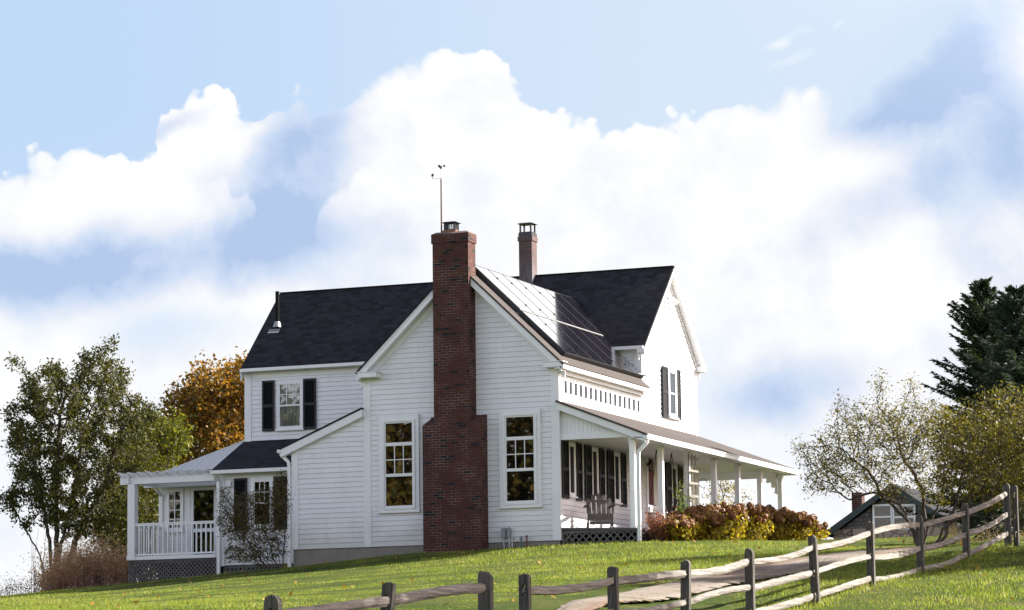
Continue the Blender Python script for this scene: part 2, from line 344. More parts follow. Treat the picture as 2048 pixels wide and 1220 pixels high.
# ------------------------------------------------------------------ mesh helpers
def tag(o, label=None, cat=None, group=None, kind=None):
    for k, v in (('label', label), ('category', cat), ('group', group), ('kind', kind)):
        if v: o[k] = v
    return o
def empty(name, loc, label, cat, group=None):
    o = bpy.data.objects.new(name, None); o.empty_display_size = .2; o.location = loc; col.objects.link(o)
    return tag(o, label, cat, group)
class MB:
    def __init__(s): s.v = []; s.f = []
    def poly(s, pts):
        i = len(s.v); s.v += [tuple(p) for p in pts]; s.f.append(tuple(range(i, i+len(pts))))
    def hexa(s, p):          # 8 points: bottom 0-3, top 4-7
        i = len(s.v); s.v += [tuple(q) for q in p]
        for a in ((0, 3, 2, 1), (4, 5, 6, 7), (0, 1, 5, 4), (1, 2, 6, 5), (2, 3, 7, 6), (3, 0, 4, 7)): s.f.append(tuple(i+k for k in a))
    def box(s, x0, x1, y0, y1, z0, z1):
        if x0 > x1: x0, x1 = x1, x0
        if y0 > y1: y0, y1 = y1, y0
        s.hexa([(x0, y0, z0), (x1, y0, z0), (x1, y1, z0), (x0, y1, z0), (x0, y0, z1), (x1, y0, z1), (x1, y1, z1), (x0, y1, z1)])
    def prism(s, pts, d):    # extrude polygon (3d points) along vector d
        a = [Vector(p) for p in pts]; d = Vector(d); b = [p+d for p in a]; n = len(a); i = len(s.v)
        s.v += [tuple(p) for p in a+b]; s.f.append(tuple(i+k for k in range(n))[::-1]); s.f.append(tuple(i+n+k for k in range(n)))
        for k in range(n): s.f.append((i+k, i+(k+1) % n, i+n+(k+1) % n, i+n+k))
    def bar(s, p, q, w, h, up=(0, 0, 1)):
        p, q = Vector(p), Vector(q); d = (q-p).normalized(); u = Vector(up)
        if abs(d.dot(u)) > .99: u = Vector((0, 1, 0))
        r = d.cross(u).normalized(); u = r.cross(d)
        c = [(-1, -1), (1, -1), (1, 1), (-1, 1)]
        s.hexa([p+r*a*w/2+u*b*h/2 for a, b in c]+[q+r*a*w/2+u*b*h/2 for a, b in c])
    def tube(s, p, q, r0, r1=None, n=8, cap=True):
        p, q = Vector(p), Vector(q); r1 = r0 if r1 is None else r1; d = (q-p).normalized()
        u = d.orthogonal().normalized(); t = d.cross(u); i = len(s.v)
        for c, r in ((p, r0), (q, r1)):
            for k in range(n):
                a = 2*math.pi*k/n; s.v.append(tuple(c+u*r*math.cos(a)+t*r*math.sin(a)))
        for k in range(n): s.f.append((i+k, i+(k+1) % n, i+n+(k+1) % n, i+n+k))
        if cap: s.f.append(tuple(i+k for k in range(n))[::-1]); s.f.append(tuple(i+n+k for k in range(n)))
    def path(s, pts, r, n=8):
        for a, b in zip(pts, pts[1:]): s.tube(a, b, r, r, n)
    def build(s, name, m, parent=None, smooth=False):
        me = bpy.data.meshes.new(name); me.from_pydata(s.v, [], s.f)
        uv = me.uv_layers.new(name='UVMap'); V = [Vector(x) for x in s.v]
        data = []
        for p in me.polygons:
            nn = p.normal
            h = Vector((0, 0, 1)).cross(nn) if abs(nn.z) < .999 else Vector((1, 0, 0)); h.normalize(); u = nn.cross(h)
            for vi in p.vertices: data += [V[vi].dot(h), V[vi].dot(u)]
        uv.data.foreach_set('uv', data)
        me.materials.append(m)
        o = bpy.data.objects.new(name, me); col.objects.link(o)
        if parent is not None:
            o.parent = parent; w_ = Vector((0, 0, 0)); q = parent
            while q: w_ += Vector(q.location); q = q.parent
            o.location = -w_
        if smooth:
            for p in me.polygons: p.use_smooth = True
        return o
def copy_tree(o, parent=None):
    c = o.copy(); col.objects.link(c); c.parent = parent
    for ch in o.children: copy_tree(ch, c)
    return c
def npmesh(name, V, F, m, parent=None, smooth=False):
    """V (n,3) float, F (m,k) int, all faces with k corners"""
    me = bpy.data.meshes.new(name); k = F.shape[1]
    me.vertices.add(len(V)); me.vertices.foreach_set('co', V.astype(np.float32).ravel())
    me.loops.add(F.size); me.loops.foreach_set('vertex_index', F.astype(np.int32).ravel())
    me.polygons.add(len(F)); me.polygons.foreach_set('loop_start', np.arange(0, F.size, k, dtype=np.int32))
    if smooth: me.polygons.foreach_set('use_smooth', np.ones(len(F), bool))
    me.update(calc_edges=True); me.materials.append(m)
    o = bpy.data.objects.new(name, me); col.objects.link(o)
    if parent is not None:
        o.parent = parent; w_ = Vector((0, 0, 0)); q = parent
        while q: w_ += Vector(q.location); q = q.parent
        o.location = -w_
    return o

# ------------------------------------------------------------------ terrain
TP = [(5.24, 0, -.11), (3.4, 0, -.14), (1.59, 0, -.19), (-.89, 0, -.34), (-2.02, 0, -.44), (-9.1, 4.4, -.50), (-6.4, 4.4, -.38), (-4.3, 4.4, -.30), (7.2, -.1, -.11),
      (8.2, 4.2, .06), (9, 10, .30), (0, 8, -.1), (-6.4, 10, -.4), (5, 14, .3),
      (-10.2, -.46, -1.0), (-11.7, 5.4, -.66), (1.27, -19.6, -2.2), (14.1, -3.9, -.66), (14.2, -1.7, -.55), (14, -9.3, -1.08), (17.4, -28.3, -2.8),
      (19.37, -44.83, -4.33), (19.2, -41.7, -4.09), (18.8, -36.8, -3.8), (18.7, -33.5, -3.57), (18.64, -30.3, -3.30), (18.56, -27.1, -2.98), (18.6, -23.8, -2.62), (18.6, -20.5, -2.21), (18.6, -17.2, -1.88), (18.66, -14, -1.50), (18.7, -10.8, -1.10),
      (32.6, -72, -6.1), (20, -72, -6.2), (45, -60, -5.4), (5, -45, -4.3), (-15, -30, -3.6), (-30, -40, -5), (30, -30, -3.0), (30, -10, -.9), (24, -3, -.3),
      (15.5, 5.3, .10), (12, 6, .12), (13.3, 12, .1), (7.5, 25.8, 1.05), (7, 37, 1.70), (12, 38, 1.75), (1, 34, 1.2), (20, 20, 0), (30, 20, -.3),
      (-15.2, 11.6, -.9), (-20, 0, -1.9), (-25, 15, -3), (-8, 22, -1.4), (0, 30, -1.2), (-30, 40, -6), (10, 60, -3.5), (40, 50, -3.5), (-60, 0, -8), (-60, -60, -8), (60, 0, -1.5), (70, -70, -5), (0, 100, -12), (60, 90, -9), (-60, 90, -14), (30, -100, -6.5), (-40, -100, -8)]
TP += [(3.83, -1.1, -.28), (2.55, -2.1, -.43), (1.13, -3.21, -.64), (-.07, -4.15, -.83), (-.83, -4.75, -.90), (-1.78, -5.48, -1.0), (-3.18, -6.58, -1.21), (-4.38, -7.52, -1.31)]
TP = np.array(TP, float)
def _phi(r2): return np.where(r2 > 0, r2*np.log(np.maximum(r2, 1e-9))*.5, 0)
_n = len(TP); _d = ((TP[:, None, :2]-TP[None, :, :2])**2).sum(-1)
_A = np.zeros((_n+3, _n+3)); _A[:_n, :_n] = _phi(_d)+np.eye(_n)*.6; _A[:_n, _n] = 1; _A[:_n, _n+1:] = TP[:, :2]; _A[_n, :_n] = 1; _A[_n+1:, :_n] = TP[:, :2].T
_w = np.linalg.solve(_A, np.concatenate([TP[:, 2], [0, 0, 0]]))
def gz(x, y):
    x = np.asarray(x, float); y = np.asarray(y, float); sh = x.shape; x = x.ravel(); y = y.ravel(); out = np.empty(len(x))
    for i in range(0, len(x), 20000):
        a, b = x[i:i+20000], y[i:i+20000]
        r2 = (a[:, None]-TP[None, :, 0])**2+(b[:, None]-TP[None, :, 1])**2
        z = _phi(r2)@_w[:_n]+_w[_n]+_w[_n+1]*a+_w[_n+2]*b
        r = np.hypot(a-5, b+10); k = np.clip((r-95)/120, 0, 1); k = k*k*(3-2*k)
        out[i:i+20000] = z*(1-k)+(-16)*k
    out = out.reshape(sh)
    return out if sh else float(out)
def g1(x, y): return float(gz(np.array([x]), np.array([y]))[0])
def hit(u, v, d0=25, d1=130):        # where the sight line through a photograph pixel meets the ground
    ds = np.linspace(d0, d1, 800); p = CAM[None]+ds[:, None]*((_f+RX*(u-1024)/FPX-UX*(v-610)/FPX)[None])
    below = p[:, 2] < gz(p[:, 0], p[:, 1])
    i = int(np.argmax(below)) if below.any() else -1
    return p[i]
# ground sheet
def axis(a, b, s, far):
    c = list(np.arange(a, b+s/2, s)); x, st = b, s
    while x < far: st *= 1.25; x += st; c.append(x)
    x, st = a, s; lo = []
    while x > -far: st *= 1.25; x -= st; lo.append(x)
    return np.array(lo[::-1]+c)
gx = axis(-24, 34, .5, 3000); gy = axis(-60, 45, .5, 3000)
XX, YY = np.meshgrid(gx, gy, indexing='ij'); ZZ = gz(XX, YY)
lump = .018*np.sin(XX*2.3+np.sin(YY*1.7)*1.5)*np.cos(YY*2.1+XX*.7)
ZZ = ZZ+np.where(np.hypot(XX-5, YY+10) < 60, lump, 0)
ix = np.arange(len(gx)*len(gy)).reshape(XX.shape)
GF = np.stack([ix[:-1, :-1], ix[1:, :-1], ix[1:, 1:], ix[:-1, 1:]], -1).reshape(-1, 4)
def soil(n, b):
    p = geo_pos(n); a = n.noise(p, .35, 5, .6); f = n.noise(p, 14, 5, .7); t = n.noise(p, 1.7, 4, .6)
    c = n.mix(n.smooth(a, .35, .65), (.050, .078, .012), (.085, .105, .022))
    c = n.mix(n.m('MULTIPLY', n.smooth(t, .56, .72), .65), c, (.16, .125, .055))
    c = n.mix(n.m('MULTIPLY', n.smooth(f, .45, .7), .5), c, (.03, .045, .008))
    n.put(b.inputs['Base Color'], c); bump(n, b, f, .05)
M['lawn'] = mat('lawn ground', rough=.95, spec=.1, fn=soil)
gr = npmesh('ground', np.stack([XX, YY, ZZ], -1).reshape(-1, 3), GF, M['lawn'], smooth=True); tag(gr, kind='structure')

# gravel drive: edges measured on the photograph, laid on the ground
up_e = [(1122, 1222), (1238, 1190), (1361, 1165), (1500, 1136), (1634, 1114), (1726, 1104.5), (1797, 1101)]
lo_e = [(1195, 1222), (1290, 1208), (1387, 1192), (1515, 1163), (1600, 1148), (1728, 1117), (1815, 1104)]
UE = [hit(*p)[:2] for p in up_e]; LE = [hit(*p)[:2] for p in lo_e]
print('drive', [tuple(np.round(p, 1)) for p in UE], [tuple(np.round(p, 1)) for p in LE])
def ext(E, a, b): return [np.array(a)]+list(E)+[np.array(b)]
def resample(P, n):
    P = np.array(P); L = np.concatenate([[0], np.cumsum(np.linalg.norm(np.diff(P, axis=0), axis=1))]); t = np.linspace(0, L[-1], n)
    Q = np.stack([np.interp(t, L, P[:, 0]), np.interp(t, L, P[:, 1])], 1)
    for _ in range(6): Q[1:-1] = (Q[:-2]+2*Q[1:-1]+Q[2:])/4
    return Q
dA = resample(ext(UE, UE[0]+(np.array(UE[0])-UE[1])*2.5, UE[-1]+(np.array(UE[-1])-UE[-2])*1.2), 240)
dB = resample(ext(LE, LE[0]+(np.array(LE[0])-LE[1])*2.5, LE[-1]+(np.array(LE[-1])-LE[-2])*1.2), 240)
K_ = 11; t = np.linspace(0, 1, K_)[None, :, None]
wob = (rng.normal(size=(240, 1, 2)))*.05
DR = dA[:, None]*(1-t)+dB[:, None]*t; DR[:, 0] += wob[:, 0]; DR[:, -1] -= wob[:, 0]
DZ = gz(DR[..., 0], DR[..., 1])+.035*np.minimum(1, np.minimum(t[..., 0], 1-t[..., 0])*8+.1)+.03
i2 = np.arange(240*K_).reshape(240, K_)
DF = np.stack([i2[:-1, :-1], i2[1:, :-1], i2[1:, 1:], i2[:-1, 1:]], -1).reshape(-1, 4)
def gravel(n, b):
    p = geo_pos(n); f = n.noise(p, 26, 5, .75); a = n.noise(p, .9, 5, .6); v = n.n('ShaderNodeTexVoronoi'); n.put(v.inputs['Vector'], p); v.inputs['Scale'].default_value = 30
    c = n.mix(n.smooth(f, .3, .7), (.16, .13, .105), (.42, .36, .30)); st = n.noise(n.v('MULTIPLY', p, (1.5, .10, 1)), 1., 4, .6); c = n.mix(n.m('MULTIPLY', n.smooth(st, .46, .60), .75), c, (.23, .135, .08)); c = n.mix(n.m('MULTIPLY', n.smooth(a, .48, .62), .6), c, (.15, .12, .06))
    c = n.mix(.25, c, v.outputs['Color'], 'SOFT_LIGHT')
    n.put(b.inputs['Base Color'], c); bump(n, b, f, .04)
M['gravel'] = mat('gravel', rough=.95, fn=gravel)
dr = npmesh('gravel_path', np.concatenate([DR, DZ[..., None]], -1).reshape(-1, 3), DF, M['gravel'], smooth=True); tag(dr, kind='structure')

def in_drive(x, y):
    C_ = (dA+dB)/2; W_ = np.linalg.norm(dA-dB, axis=1)/2; o = np.zeros(len(x), bool)
    for i in range(0, 240, 2): o |= np.hypot(x-C_[i, 0], y-C_[i, 1]) < W_[i]*(.84+.10*np.sin(x*5.1+y*3.3)*np.sin(y*7.7))
    return o
# grass
def blades(n, xr, yr, h, wd, seed, keep=None):
    g = np.random.default_rng(seed); x = g.uniform(*xr, n); y = g.uniform(*yr, n)
    dep = (x-CAM[0])*_f[0]+(y-CAM[1])*_f[1]; lat = (x-CAM[0])*_r[0]+(y-CAM[1])*_r[1]
    ok = (dep > 30) & (np.abs(lat) < dep*.1626+2.5) & (g.uniform(size=n) < np.clip(55/dep, .3, 1)**1.2)
    ok &= ~((x > -2.0) & (x < 5.25) & (y > 0.02) & (y < 11)) & ~((x > -9.1) & (x < 7.2) & (y > 4.4) & (y < 12)) & ~((x > 5.2) & (x < 7.2) & (y > 0.1) & (y < 13))
    if keep is not None: ok &= keep(x, y, g)
    x, y = x[ok], y[ok]; d = in_drive(x, y); ok = ~d; x, y = x[ok], y[ok]; n = len(x)
    z = gz(x, y)-.01
    hh = g.uniform(h[0], h[1], n)*(.65+.5*np.sin(x*1.3+np.sin(y*.9)*2)*np.sin(y*1.1+1)*.6+.35*np.sin(x*.31+y*.23)); tuft = np.sin(x*3.1+np.sin(y*2.3)*2)*np.sin(y*3.7+np.cos(x*1.9)*2); hh *= 1+.9*np.clip(tuft-.72, 0, 1)*3; hh = np.where((np.abs(x-18.65) < .22) & (y > -46) & (y < -10.5), np.maximum(hh, .05)*g.uniform(1., 2.6, n), hh); hh = np.maximum(hh, .02)
    a = g.uniform(0, 2*math.pi, n); l = g.normal(0, .45, n); ww = g.uniform(wd[0], wd[1], n)
    cx, cy = np.cos(a)*ww/2, np.sin(a)*ww/2; b = g.uniform(0, 2*math.pi, n); lx, ly = np.cos(b)*np.abs(l)*hh, np.sin(b)*np.abs(l)*hh
    V = np.empty((n, 3, 3)); V[:, 0] = np.stack([x-cx, y-cy, z], 1); V[:, 1] = np.stack([x+cx, y+cy, z], 1); V[:, 2] = np.stack([x+lx, y+ly, z+hh], 1)
    return V.reshape(-1, 3), np.arange(3*n).reshape(n, 3)
def grassmat():
    m = bpy.data.materials.new('grass blades'); m.use_nodes = True; nt = m.node_tree; nt.nodes.clear(); n = NT(nt)
    g = n.n('ShaderNodeNewGeometry'); p = g.outputs['Position']
    a = n.noise(p, .5, 5, .62); a2 = n.noise(p, 2.6, 4, .6); k = n.m('ADD', n.m('ADD', n.m('MULTIPLY', g.outputs['Random Per Island'], .42), n.m('MULTIPLY', n.smooth(a, .3, .7), .36)), n.m('MULTIPLY', n.smooth(a2, .34, .66), .30))
    c = n.ramp(k, [(0, (.055, .088, .010)), (.3, (.118, .158, .018)), (.6, (.195, .228, .034)), (.85, (.28, .275, .075)), (1, (.39, .33, .15))])
    dry = n.smooth(n.noise(p, 1.1, 4, .6), .60, .74); c = n.mix(n.m('MULTIPLY', dry, .6), c, (.27, .21, .10))
    d = n.n('ShaderNodeBsdfPrincipled'); n.put(d.inputs['Base Color'], c); d.inputs['Roughness'].default_value = .5; d.inputs['Specular IOR Level'].default_value = .3
    t = n.n('ShaderNodeBsdfTranslucent'); n.put(t.inputs[0], n.mix(1., c, (1.6, 1.75, .9), 'MULTIPLY'))
    x = n.n('ShaderNodeMixShader'); x.inputs[0].default_value = .40; n.put(x.inputs[1], d.outputs[0]); n.put(x.inputs[2], t.outputs[0])
    o = n.n('ShaderNodeOutputMaterial'); n.put(o.inputs[0], x.outputs[0]); return m
M['grass'] = grassmat()
# small dark weed tufts and dry tufts in the lawn
V, F = blades(1500000, (-26, 26), (-50, 30), (.035, .080), (.009, .019), 3)
tag(npmesh('grass', V, F, M['grass']), 'short green lawn grass covering the slope', 'grass', kind='stuff')
# fallen leaves
def litter():
    g = np.random.default_rng(5); n = 1500; x = g.uniform(-12, 22, n); y = g.uniform(-40, 10, n)
    k = g.uniform(size=n) < np.where(x > 12, 1, .3); x, y = x[k], y[k]
    k = ~((x > -3) & (x < 8) & (y > -.1)); x, y = x[k], y[k]; n = len(x); z = gz(x, y)+g.uniform(.03, .07, n)
    return leafquads(np.stack([x, y, z], 1), .08, .15, g, flat=.35)

# ------------------------------------------------------------------ split-rail fence
POSTS = [(545, 1190, 30), (780, 1165, 33), (970, 1143, 36), (1050, 1148, 37.7), (1225, 1133, 40.8), (1372, 1120, 43.8), (1498, 1097, 46.8), (1625, 1071, 49.8), (1740, 1043, 52.8), (1838, 1029.5, 55.9), (1930, 1005.4, 58.9), (2013, 967.5, 61.9)]
def split_post(parent, x, y, zt, zb, wd=.125, lean=(0, 0), seed=0):
    r = random.Random(seed); m = MB(); th = .095; hw = .022; zt0 = zt
    holes = [zt-.19, zt-.59, zt-.96]; hh = .062
    tip = r.choice([.07, .03, .05, .09]); sk = r.uniform(-.025, .025)
    ja, jb, jc = r.uniform(.15, .6), r.uniform(.0, .02), r.uniform(.2, .7); prof = [(-wd/2, zt-tip), (-wd/2+.012, zt-tip*ja), (-wd/4+sk, zt-jb), (sk, zt+.004), (sk+.008, zt-.018), (wd/5+sk*.5, zt-.004), (wd/2-.012, zt-tip*jc), (wd/2, zt-tip)]
    m.prism([(x+a, y-th/2, b) for a, b in prof], (0, th, 0))
    z0 = zt-tip
    for sgn in (-1, 1):
        m.box(x+sgn*hw, x+sgn*wd/2, y-th/2, y+th/2, zb-.25, z0)
    top = z0
    for h in holes:
        m.box(x-hw, x+hw, y-th/2+.0015, y+th/2-.0015, h+hh, top); top = h-hh
    m.box(x-hw, x+hw, y-th/2+.0015, y+th/2-.0015, zb-.25, top)
    g = 1.
    for i, p in enumerate(m.v):
        k = (p[2]-zb); n1 = math.sin(p[2]*9+seed)*.004
        m.v[i] = (p[0]+lean[0]*k+n1, p[1]+lean[1]*k+n1, p[2])
    return m.build('post', M['post_wood'], parent)
def split_rail(parent, a, b, seed):
    r = random.Random(seed); a = Vector(a); b = Vector(b); n = 16; sides = 7; V = []; F = []
    base = [(-.045, -.045), (.0, -.060), (.046, -.035), (.050, .010), (.030, .050), (.0, .055), (-.042, .035)]; base = [(p+r.uniform(-.01, .01), q+r.uniform(-.012, .012)) for p, q in base]
    sag = r.uniform(-.06, .04); side = r.uniform(-.03, .03); tw = r.uniform(-.35, .35)
    for i in range(n+1):
        t = i/n; c = a.lerp(b, t)+Vector((side*math.sin(math.pi*t), 0, sag*math.sin(math.pi*t)+r.uniform(-.006, .006)))
        k = min(1, min(t, 1-t)*7+.42); an = tw*(t-.5)
        for (p, q) in base:
            p2 = (p*math.cos(an)-q*math.sin(an))*(k if k < 1 else 1)*r.uniform(.97, 1.03)*.72; q2 = (p*math.sin(an)+q*math.cos(an))*(.50+.40*k)*r.uniform(.95, 1.05)
            V.append((c.x+p2, c.y, c.z+q2))
    for i in range(n):
        for k in range(sides): F.append((i*sides+k, i*sides+(k+1) % sides, (i+1)*sides+(k+1) % sides, (i+1)*sides+k))
    m = MB(); m.v = V; m.f = F+[tuple(range(sides))[::-1], tuple(n*sides+k for k in range(sides))]
    return m.build('rail', M['rail_wood'], parent)
PW_ = [at(*p) for p in POSTS]
for sec, lab in (([0, 1, 2], 'short weathered split-rail fence section at the bottom left, ending in a thick double post'),
                 (list(range(3, 12)), 'long weathered split-rail fence climbing the slope on the right beside the gravel path')):
    p0 = PW_[sec[0]]
    fe = empty('split_rail_fence', (p0[0], p0[1], g1(p0[0], p0[1])), lab, 'fence', 'split-rail fence sections')
    for i in sec:
        p = PW_[i]; wd = .155 if i in (0, 2) else (.14 if i == 11 else .125)
        ln = {1: (.10, .0), 3: (-.0, 0), 5: (.02, 0), 7: (-.03, 0)}.get(i, (0, 0))
        zb = min(g1(p[0], p[1]), p[2]-1.0)
        split_post(fe, p[0]-ln[0]*(p[2]-zb), p[1], p[2], zb, wd, ln, i)
        if i == 11: split_post(fe, p[0]+wd*.95, p[1]+.10, p[2]-.03, zb, .10, (0, 0), i+40)
    for i, j in zip(sec, sec[1:]):
        a, b = PW_[i], PW_[j]
        for k, h in enumerate((.19, .59, .96)):
            split_rail(fe, (a[0]+random.uniform(-.012, .012), a[1]-.06, a[2]-h-.015), (b[0]+random.uniform(-.012, .012), b[1]+.06, b[2]-h+.01), i*10+k)
# ------------------------------------------------------------------ the farmhouse
house = empty('farmhouse', (0, 0, 0), 'white clapboard farmhouse with dark shingle roofs, brick chimney, solar roof and wraparound porch', 'house')
CO = .127
class Fr:      # a local wall frame: s along the wall, z up, n outward
    def __init__(s, o, sdir, ndir): s.o = Vector(o); s.s = Vector(sdir); s.n = Vector(ndir)
    def p(s, a, z, n=0.): return s.o+s.s*a+s.n*n+Vector((0, 0, z))
    def box(s, m, a0, a1, z0, z1, n0, n1):
        P = [s.p(a0, z0, n0), s.p(a1, z0, n0), s.p(a1, z0, n1), s.p(a0, z0, n1), s.p(a0, z1, n0), s.p(a1, z1, n0), s.p(a1, z1, n1), s.p(a0, z1, n1)]
        m.hexa(P)
def scan(poly, z):
    xs = []
    for (a, b), (c, d) in zip(poly, poly[1:]+poly[:1]):
        if (b > z) != (d > z): xs.append(a+(z-b)*(c-a)/(d-b))
    xs.sort(); return list(zip(xs[::2], xs[1::2]))
def siding(fr, poly, holes=(), name='wall', lip=.02, z00=0.):
    m = MB(); zmin = min(p[1] for p in poly); zmax = max(p[1] for p in poly)
    k0 = math.floor((zmin-z00)/CO+1e-6); z = z00+k0*CO; cuts = sorted(set([p[1] for p in poly]))
    while z < zmax:
        zz = sorted(set([max(z, zmin), min(z+CO, zmax)]+[c for c in cuts if z < c < z+CO]))
        for a, b in zip(zz, zz[1:]):
            if b-a < 1e-4: continue
            e = 1e-4*(b-a)+1e-6; A, B = scan(poly, a+e), scan(poly, b-e)
            if len(A) != len(B): continue
            na = lip*(1-(a-z)/CO)+.002; nb = lip*(1-(b-z)/CO)+.002
            for (s0, s1), (t0, t1) in zip(A, B):
                segs = [((s0, s1), (t0, t1))]
                m.poly([fr.p(s0, a, na), fr.p(s1, a, na), fr.p(t1, b, nb), fr.p(t0, b, nb)])
                if abs(a-z) < 1e-5: m.poly([fr.p(s0, a, .001), fr.p(s1, a, .001), fr.p(s1, a, na), fr.p(s0, a, na)])
        z += CO
    m.poly([fr.p(a, b, 0) for a, b in poly])
    m.poly([fr.p(a, b, -.1) for a, b in poly])
    return m.build(name, M['siding'], house)
def flip_ok(o): return o
ZB = .0
FA = Fr((0, 0, 0), (1, 0, 0), (0, -1, 0))            # front gable wall, y=0
FS = Fr((5.24, 0, 0), (0, 1, 0), (1, 0, 0))          # porch side wall, x=5.24
FB = Fr((0, 6.17, 0), (1, 0, 0), (0, -1, 0))         # main block, facing front
FE = Fr((0, 4.5, 0), (1, 0, 0), (0, -1, 0))          # ell wall
SL = .95; AP = 6.88
siding(FA, [(0, 0), (5.24, 0), (5.24, 4.30), (2.66, 6.76), (2.58, 6.76), (0, 4.30)])
siding(FA, [(-2.01, 0), (-.0, 0), (-.0, 3.38), (-2.01, 2.53)])
siding(FS, [(0, .0), (10.72, 0), (10.72, 5.38), (8.46, 7.58), (8.43, 7.58), (6.17, 5.38), (6.17, 3.45), (0, 3.45)])
siding(FB, [(-6.39, -.1), (0, -.1), (0, 4.2), (5.24, 4.2), (5.24, 5.35), (-6.39, 5.35)])
siding(FE, [(-6.35, -.08), (-2.0, -.08), (-2.0, 2.42), (-6.35, 2.42)])
Fback = Fr((5.24, 10.72, 0), (-1, 0, 0), (0, 1, 0)); siding(Fback, [(0, -.2), (11.63, -.2), (11.63, 5.38), (0, 5.38)])
Fleft = Fr((-6.39, 10.72, 0), (0, -1, 0), (-1, 0, 0)); siding(Fleft, [(0, -.2), (4.55, -.2), (4.55, 5.38), (2.29, 7.58), (2.26, 7.58), (0, 5.38)])
Fel = Fr((-6.35, 6.17, 0), (0, -1, 0), (-1, 0, 0)); siding(Fel, [(0, -.08), (1.67, -.08), (1.67, 2.45), (0, 3.25)])
Flt = Fr((-2.01, 4.5, 0), (0, -1, 0), (-1, 0, 0)); siding(Flt, [(0, 0), (4.5, 0), (4.5, 2.5), (0, 2.5)])
Fup = Fr((0, 6.17, 0), (0, -1, 0), (-1, 0, 0)); siding(Fup, [(0, 2.5), (6.17, 2.5), (6.17, 4.25), (0, 4.25)])
# smooth frieze wall over the porch, with its panelled window band
m = MB(); FS.box(m, .0, 6.17, 3.35, 4.18, -.08, .006); m.build('wall', M['trim'], house)
# interior floor slab and partition so no light leaks through
m = MB(); m.box(-.0, 5.1, .12, 6.0, -.1, -.02); m.box(-6.2, 5.1, 6.3, 10.6, 2.5, 2.6); m.box(-1.9, 0, .12, 6.0, -.1, -.02); m.build('floor', M['interior'], house)
# foundation
m = MB(); m.box(-1.985, 5.215, .02, .3, -.9, -.002); m.box(-1.985, -1.7, .3, 4.6, -.9, -.002); m.box(4.95, 5.215, .3, 10.7, -.9, -.002); m.box(-6.3, -2, 4.62, 4.9, -.9, -.22); m.box(-9.0, -6.4, 6.25, 6.5, -1, .1); m.box(-6.35, -6.1, 4.9, 10.6, -1.4, -.21); m.box(-6.1, 4.9, 10.4, 10.68, -1.2, -.21)
m.build('foundation', M['concrete'], house)
# trim boards
def board(fr, a0, a1, z0, z1, n0=.0, n1=.032, name='trim_board', mm='trim'):
    m = MB(); fr.box(m, a0, a1, z0, z1, n0, n1); return m.build(name, M[mm], house)
board(FA, .0, .19, .0, 4.22, name='corner_board'); board(FA, 5.055, 5.272, .0, 4.22, name='corner_board', n1=.034)
board(FA, -2.01, -1.83, 0, 2.52, name='corner_board'); board(FS, .0, .12, .0, 4.17, name='corner_board', n1=.034)
board(FB, -6.42, -6.22, -.1, 5.32, name='corner_board'); board(FB, 5.06, 5.272, 4.3, 5.33, name='corner_board', n1=.03)
board(FB, -6.2, 0.1, 5.16, 5.33, n1=.034, name='frieze_board'); board(FB, 3.0, 5.05, 5.16, 5.33, n1=.034, name='frieze_board')
board(FS, 10.58, 10.75, 0, 5.30, name='corner_board'); board(FS, 6.17, 6.30, 4.2, 5.30, name='corner_board')
board(FE, -6.38, -6.2, -.1, 2.4, name='corner_board'); board(FE, -6.2, -2.0, 2.24, 2.41, n1=.034, name='frieze_board')
board(FA, .195, 2.0, 3.262, 3.30, n1=.006); 
m = MB()
# sloping frieze boards under the rakes of the front gable
def slope_board(m, fr, a0, z0, a1, z1, h, n0, n1):   # parallelogram board hanging h below the line
    m.prism([fr.p(a0, z0, n0), fr.p(a1, z1, n0), fr.p(a1, z1-h, n0), fr.p(a0, z0-h, n0)], fr.n*(n1-n0))
def gable_rakes(fr, aL, zL, aR, zR, aT, zT, over, fh=.20, frz=.16, names='rake_board', drop=.055):
    """fascia at the overhang, soffit behind it and a frieze board on the wall"""
    for (a, z) in ((aL, zL), (aR, zR)):
        m = MB(); slope_board(m, fr, a, z-drop, aT, zT-drop, fh, over-.03, over); m.build(names, M['trim'], house)
        m = MB(); slope_board(m, fr, a, z-drop-.003, aT, zT-drop-.003, .045, over, over+.02); m.build('rake_moulding', M['trim'], house)
        m = MB(); slope_board(m, fr, a, z-drop-fh+.035, aT, zT-drop-fh+.035, .015, .0, over-.031); m.build('soffit', M['trim'], house)
        m = MB(); slope_board(m, fr, a, z-drop-fh+.015, aT, zT-drop-fh+.015, frz, .0, .036); m.build('frieze_board', M['trim'], house)
zt = 7.0
gable_rakes(FA, -.06, zt-.952*2.74, 5.44, zt-.952*2.76, 2.68, zt, .30)
gable_rakes(Fr((5.24, 0, 0), (0, 1, 0), (1, 0, 0)), 5.90, 5.42, 10.99, 5.42, 8.445, 7.85, .19, fh=.19)
gable_rakes(Fr((-6.39, 0, 0), (0, 1, 0), (-1, 0, 0)), 5.90, 5.42, 10.99, 5.42, 8.445, 7.85, .04, fh=.17, frz=.12)
# lean-to rake
m = MB(); slope_board(m, FA, -2.26, 2.545, -.0, 3.47, .21, .0, .15); m.build('rake_board', M['trim'], house)
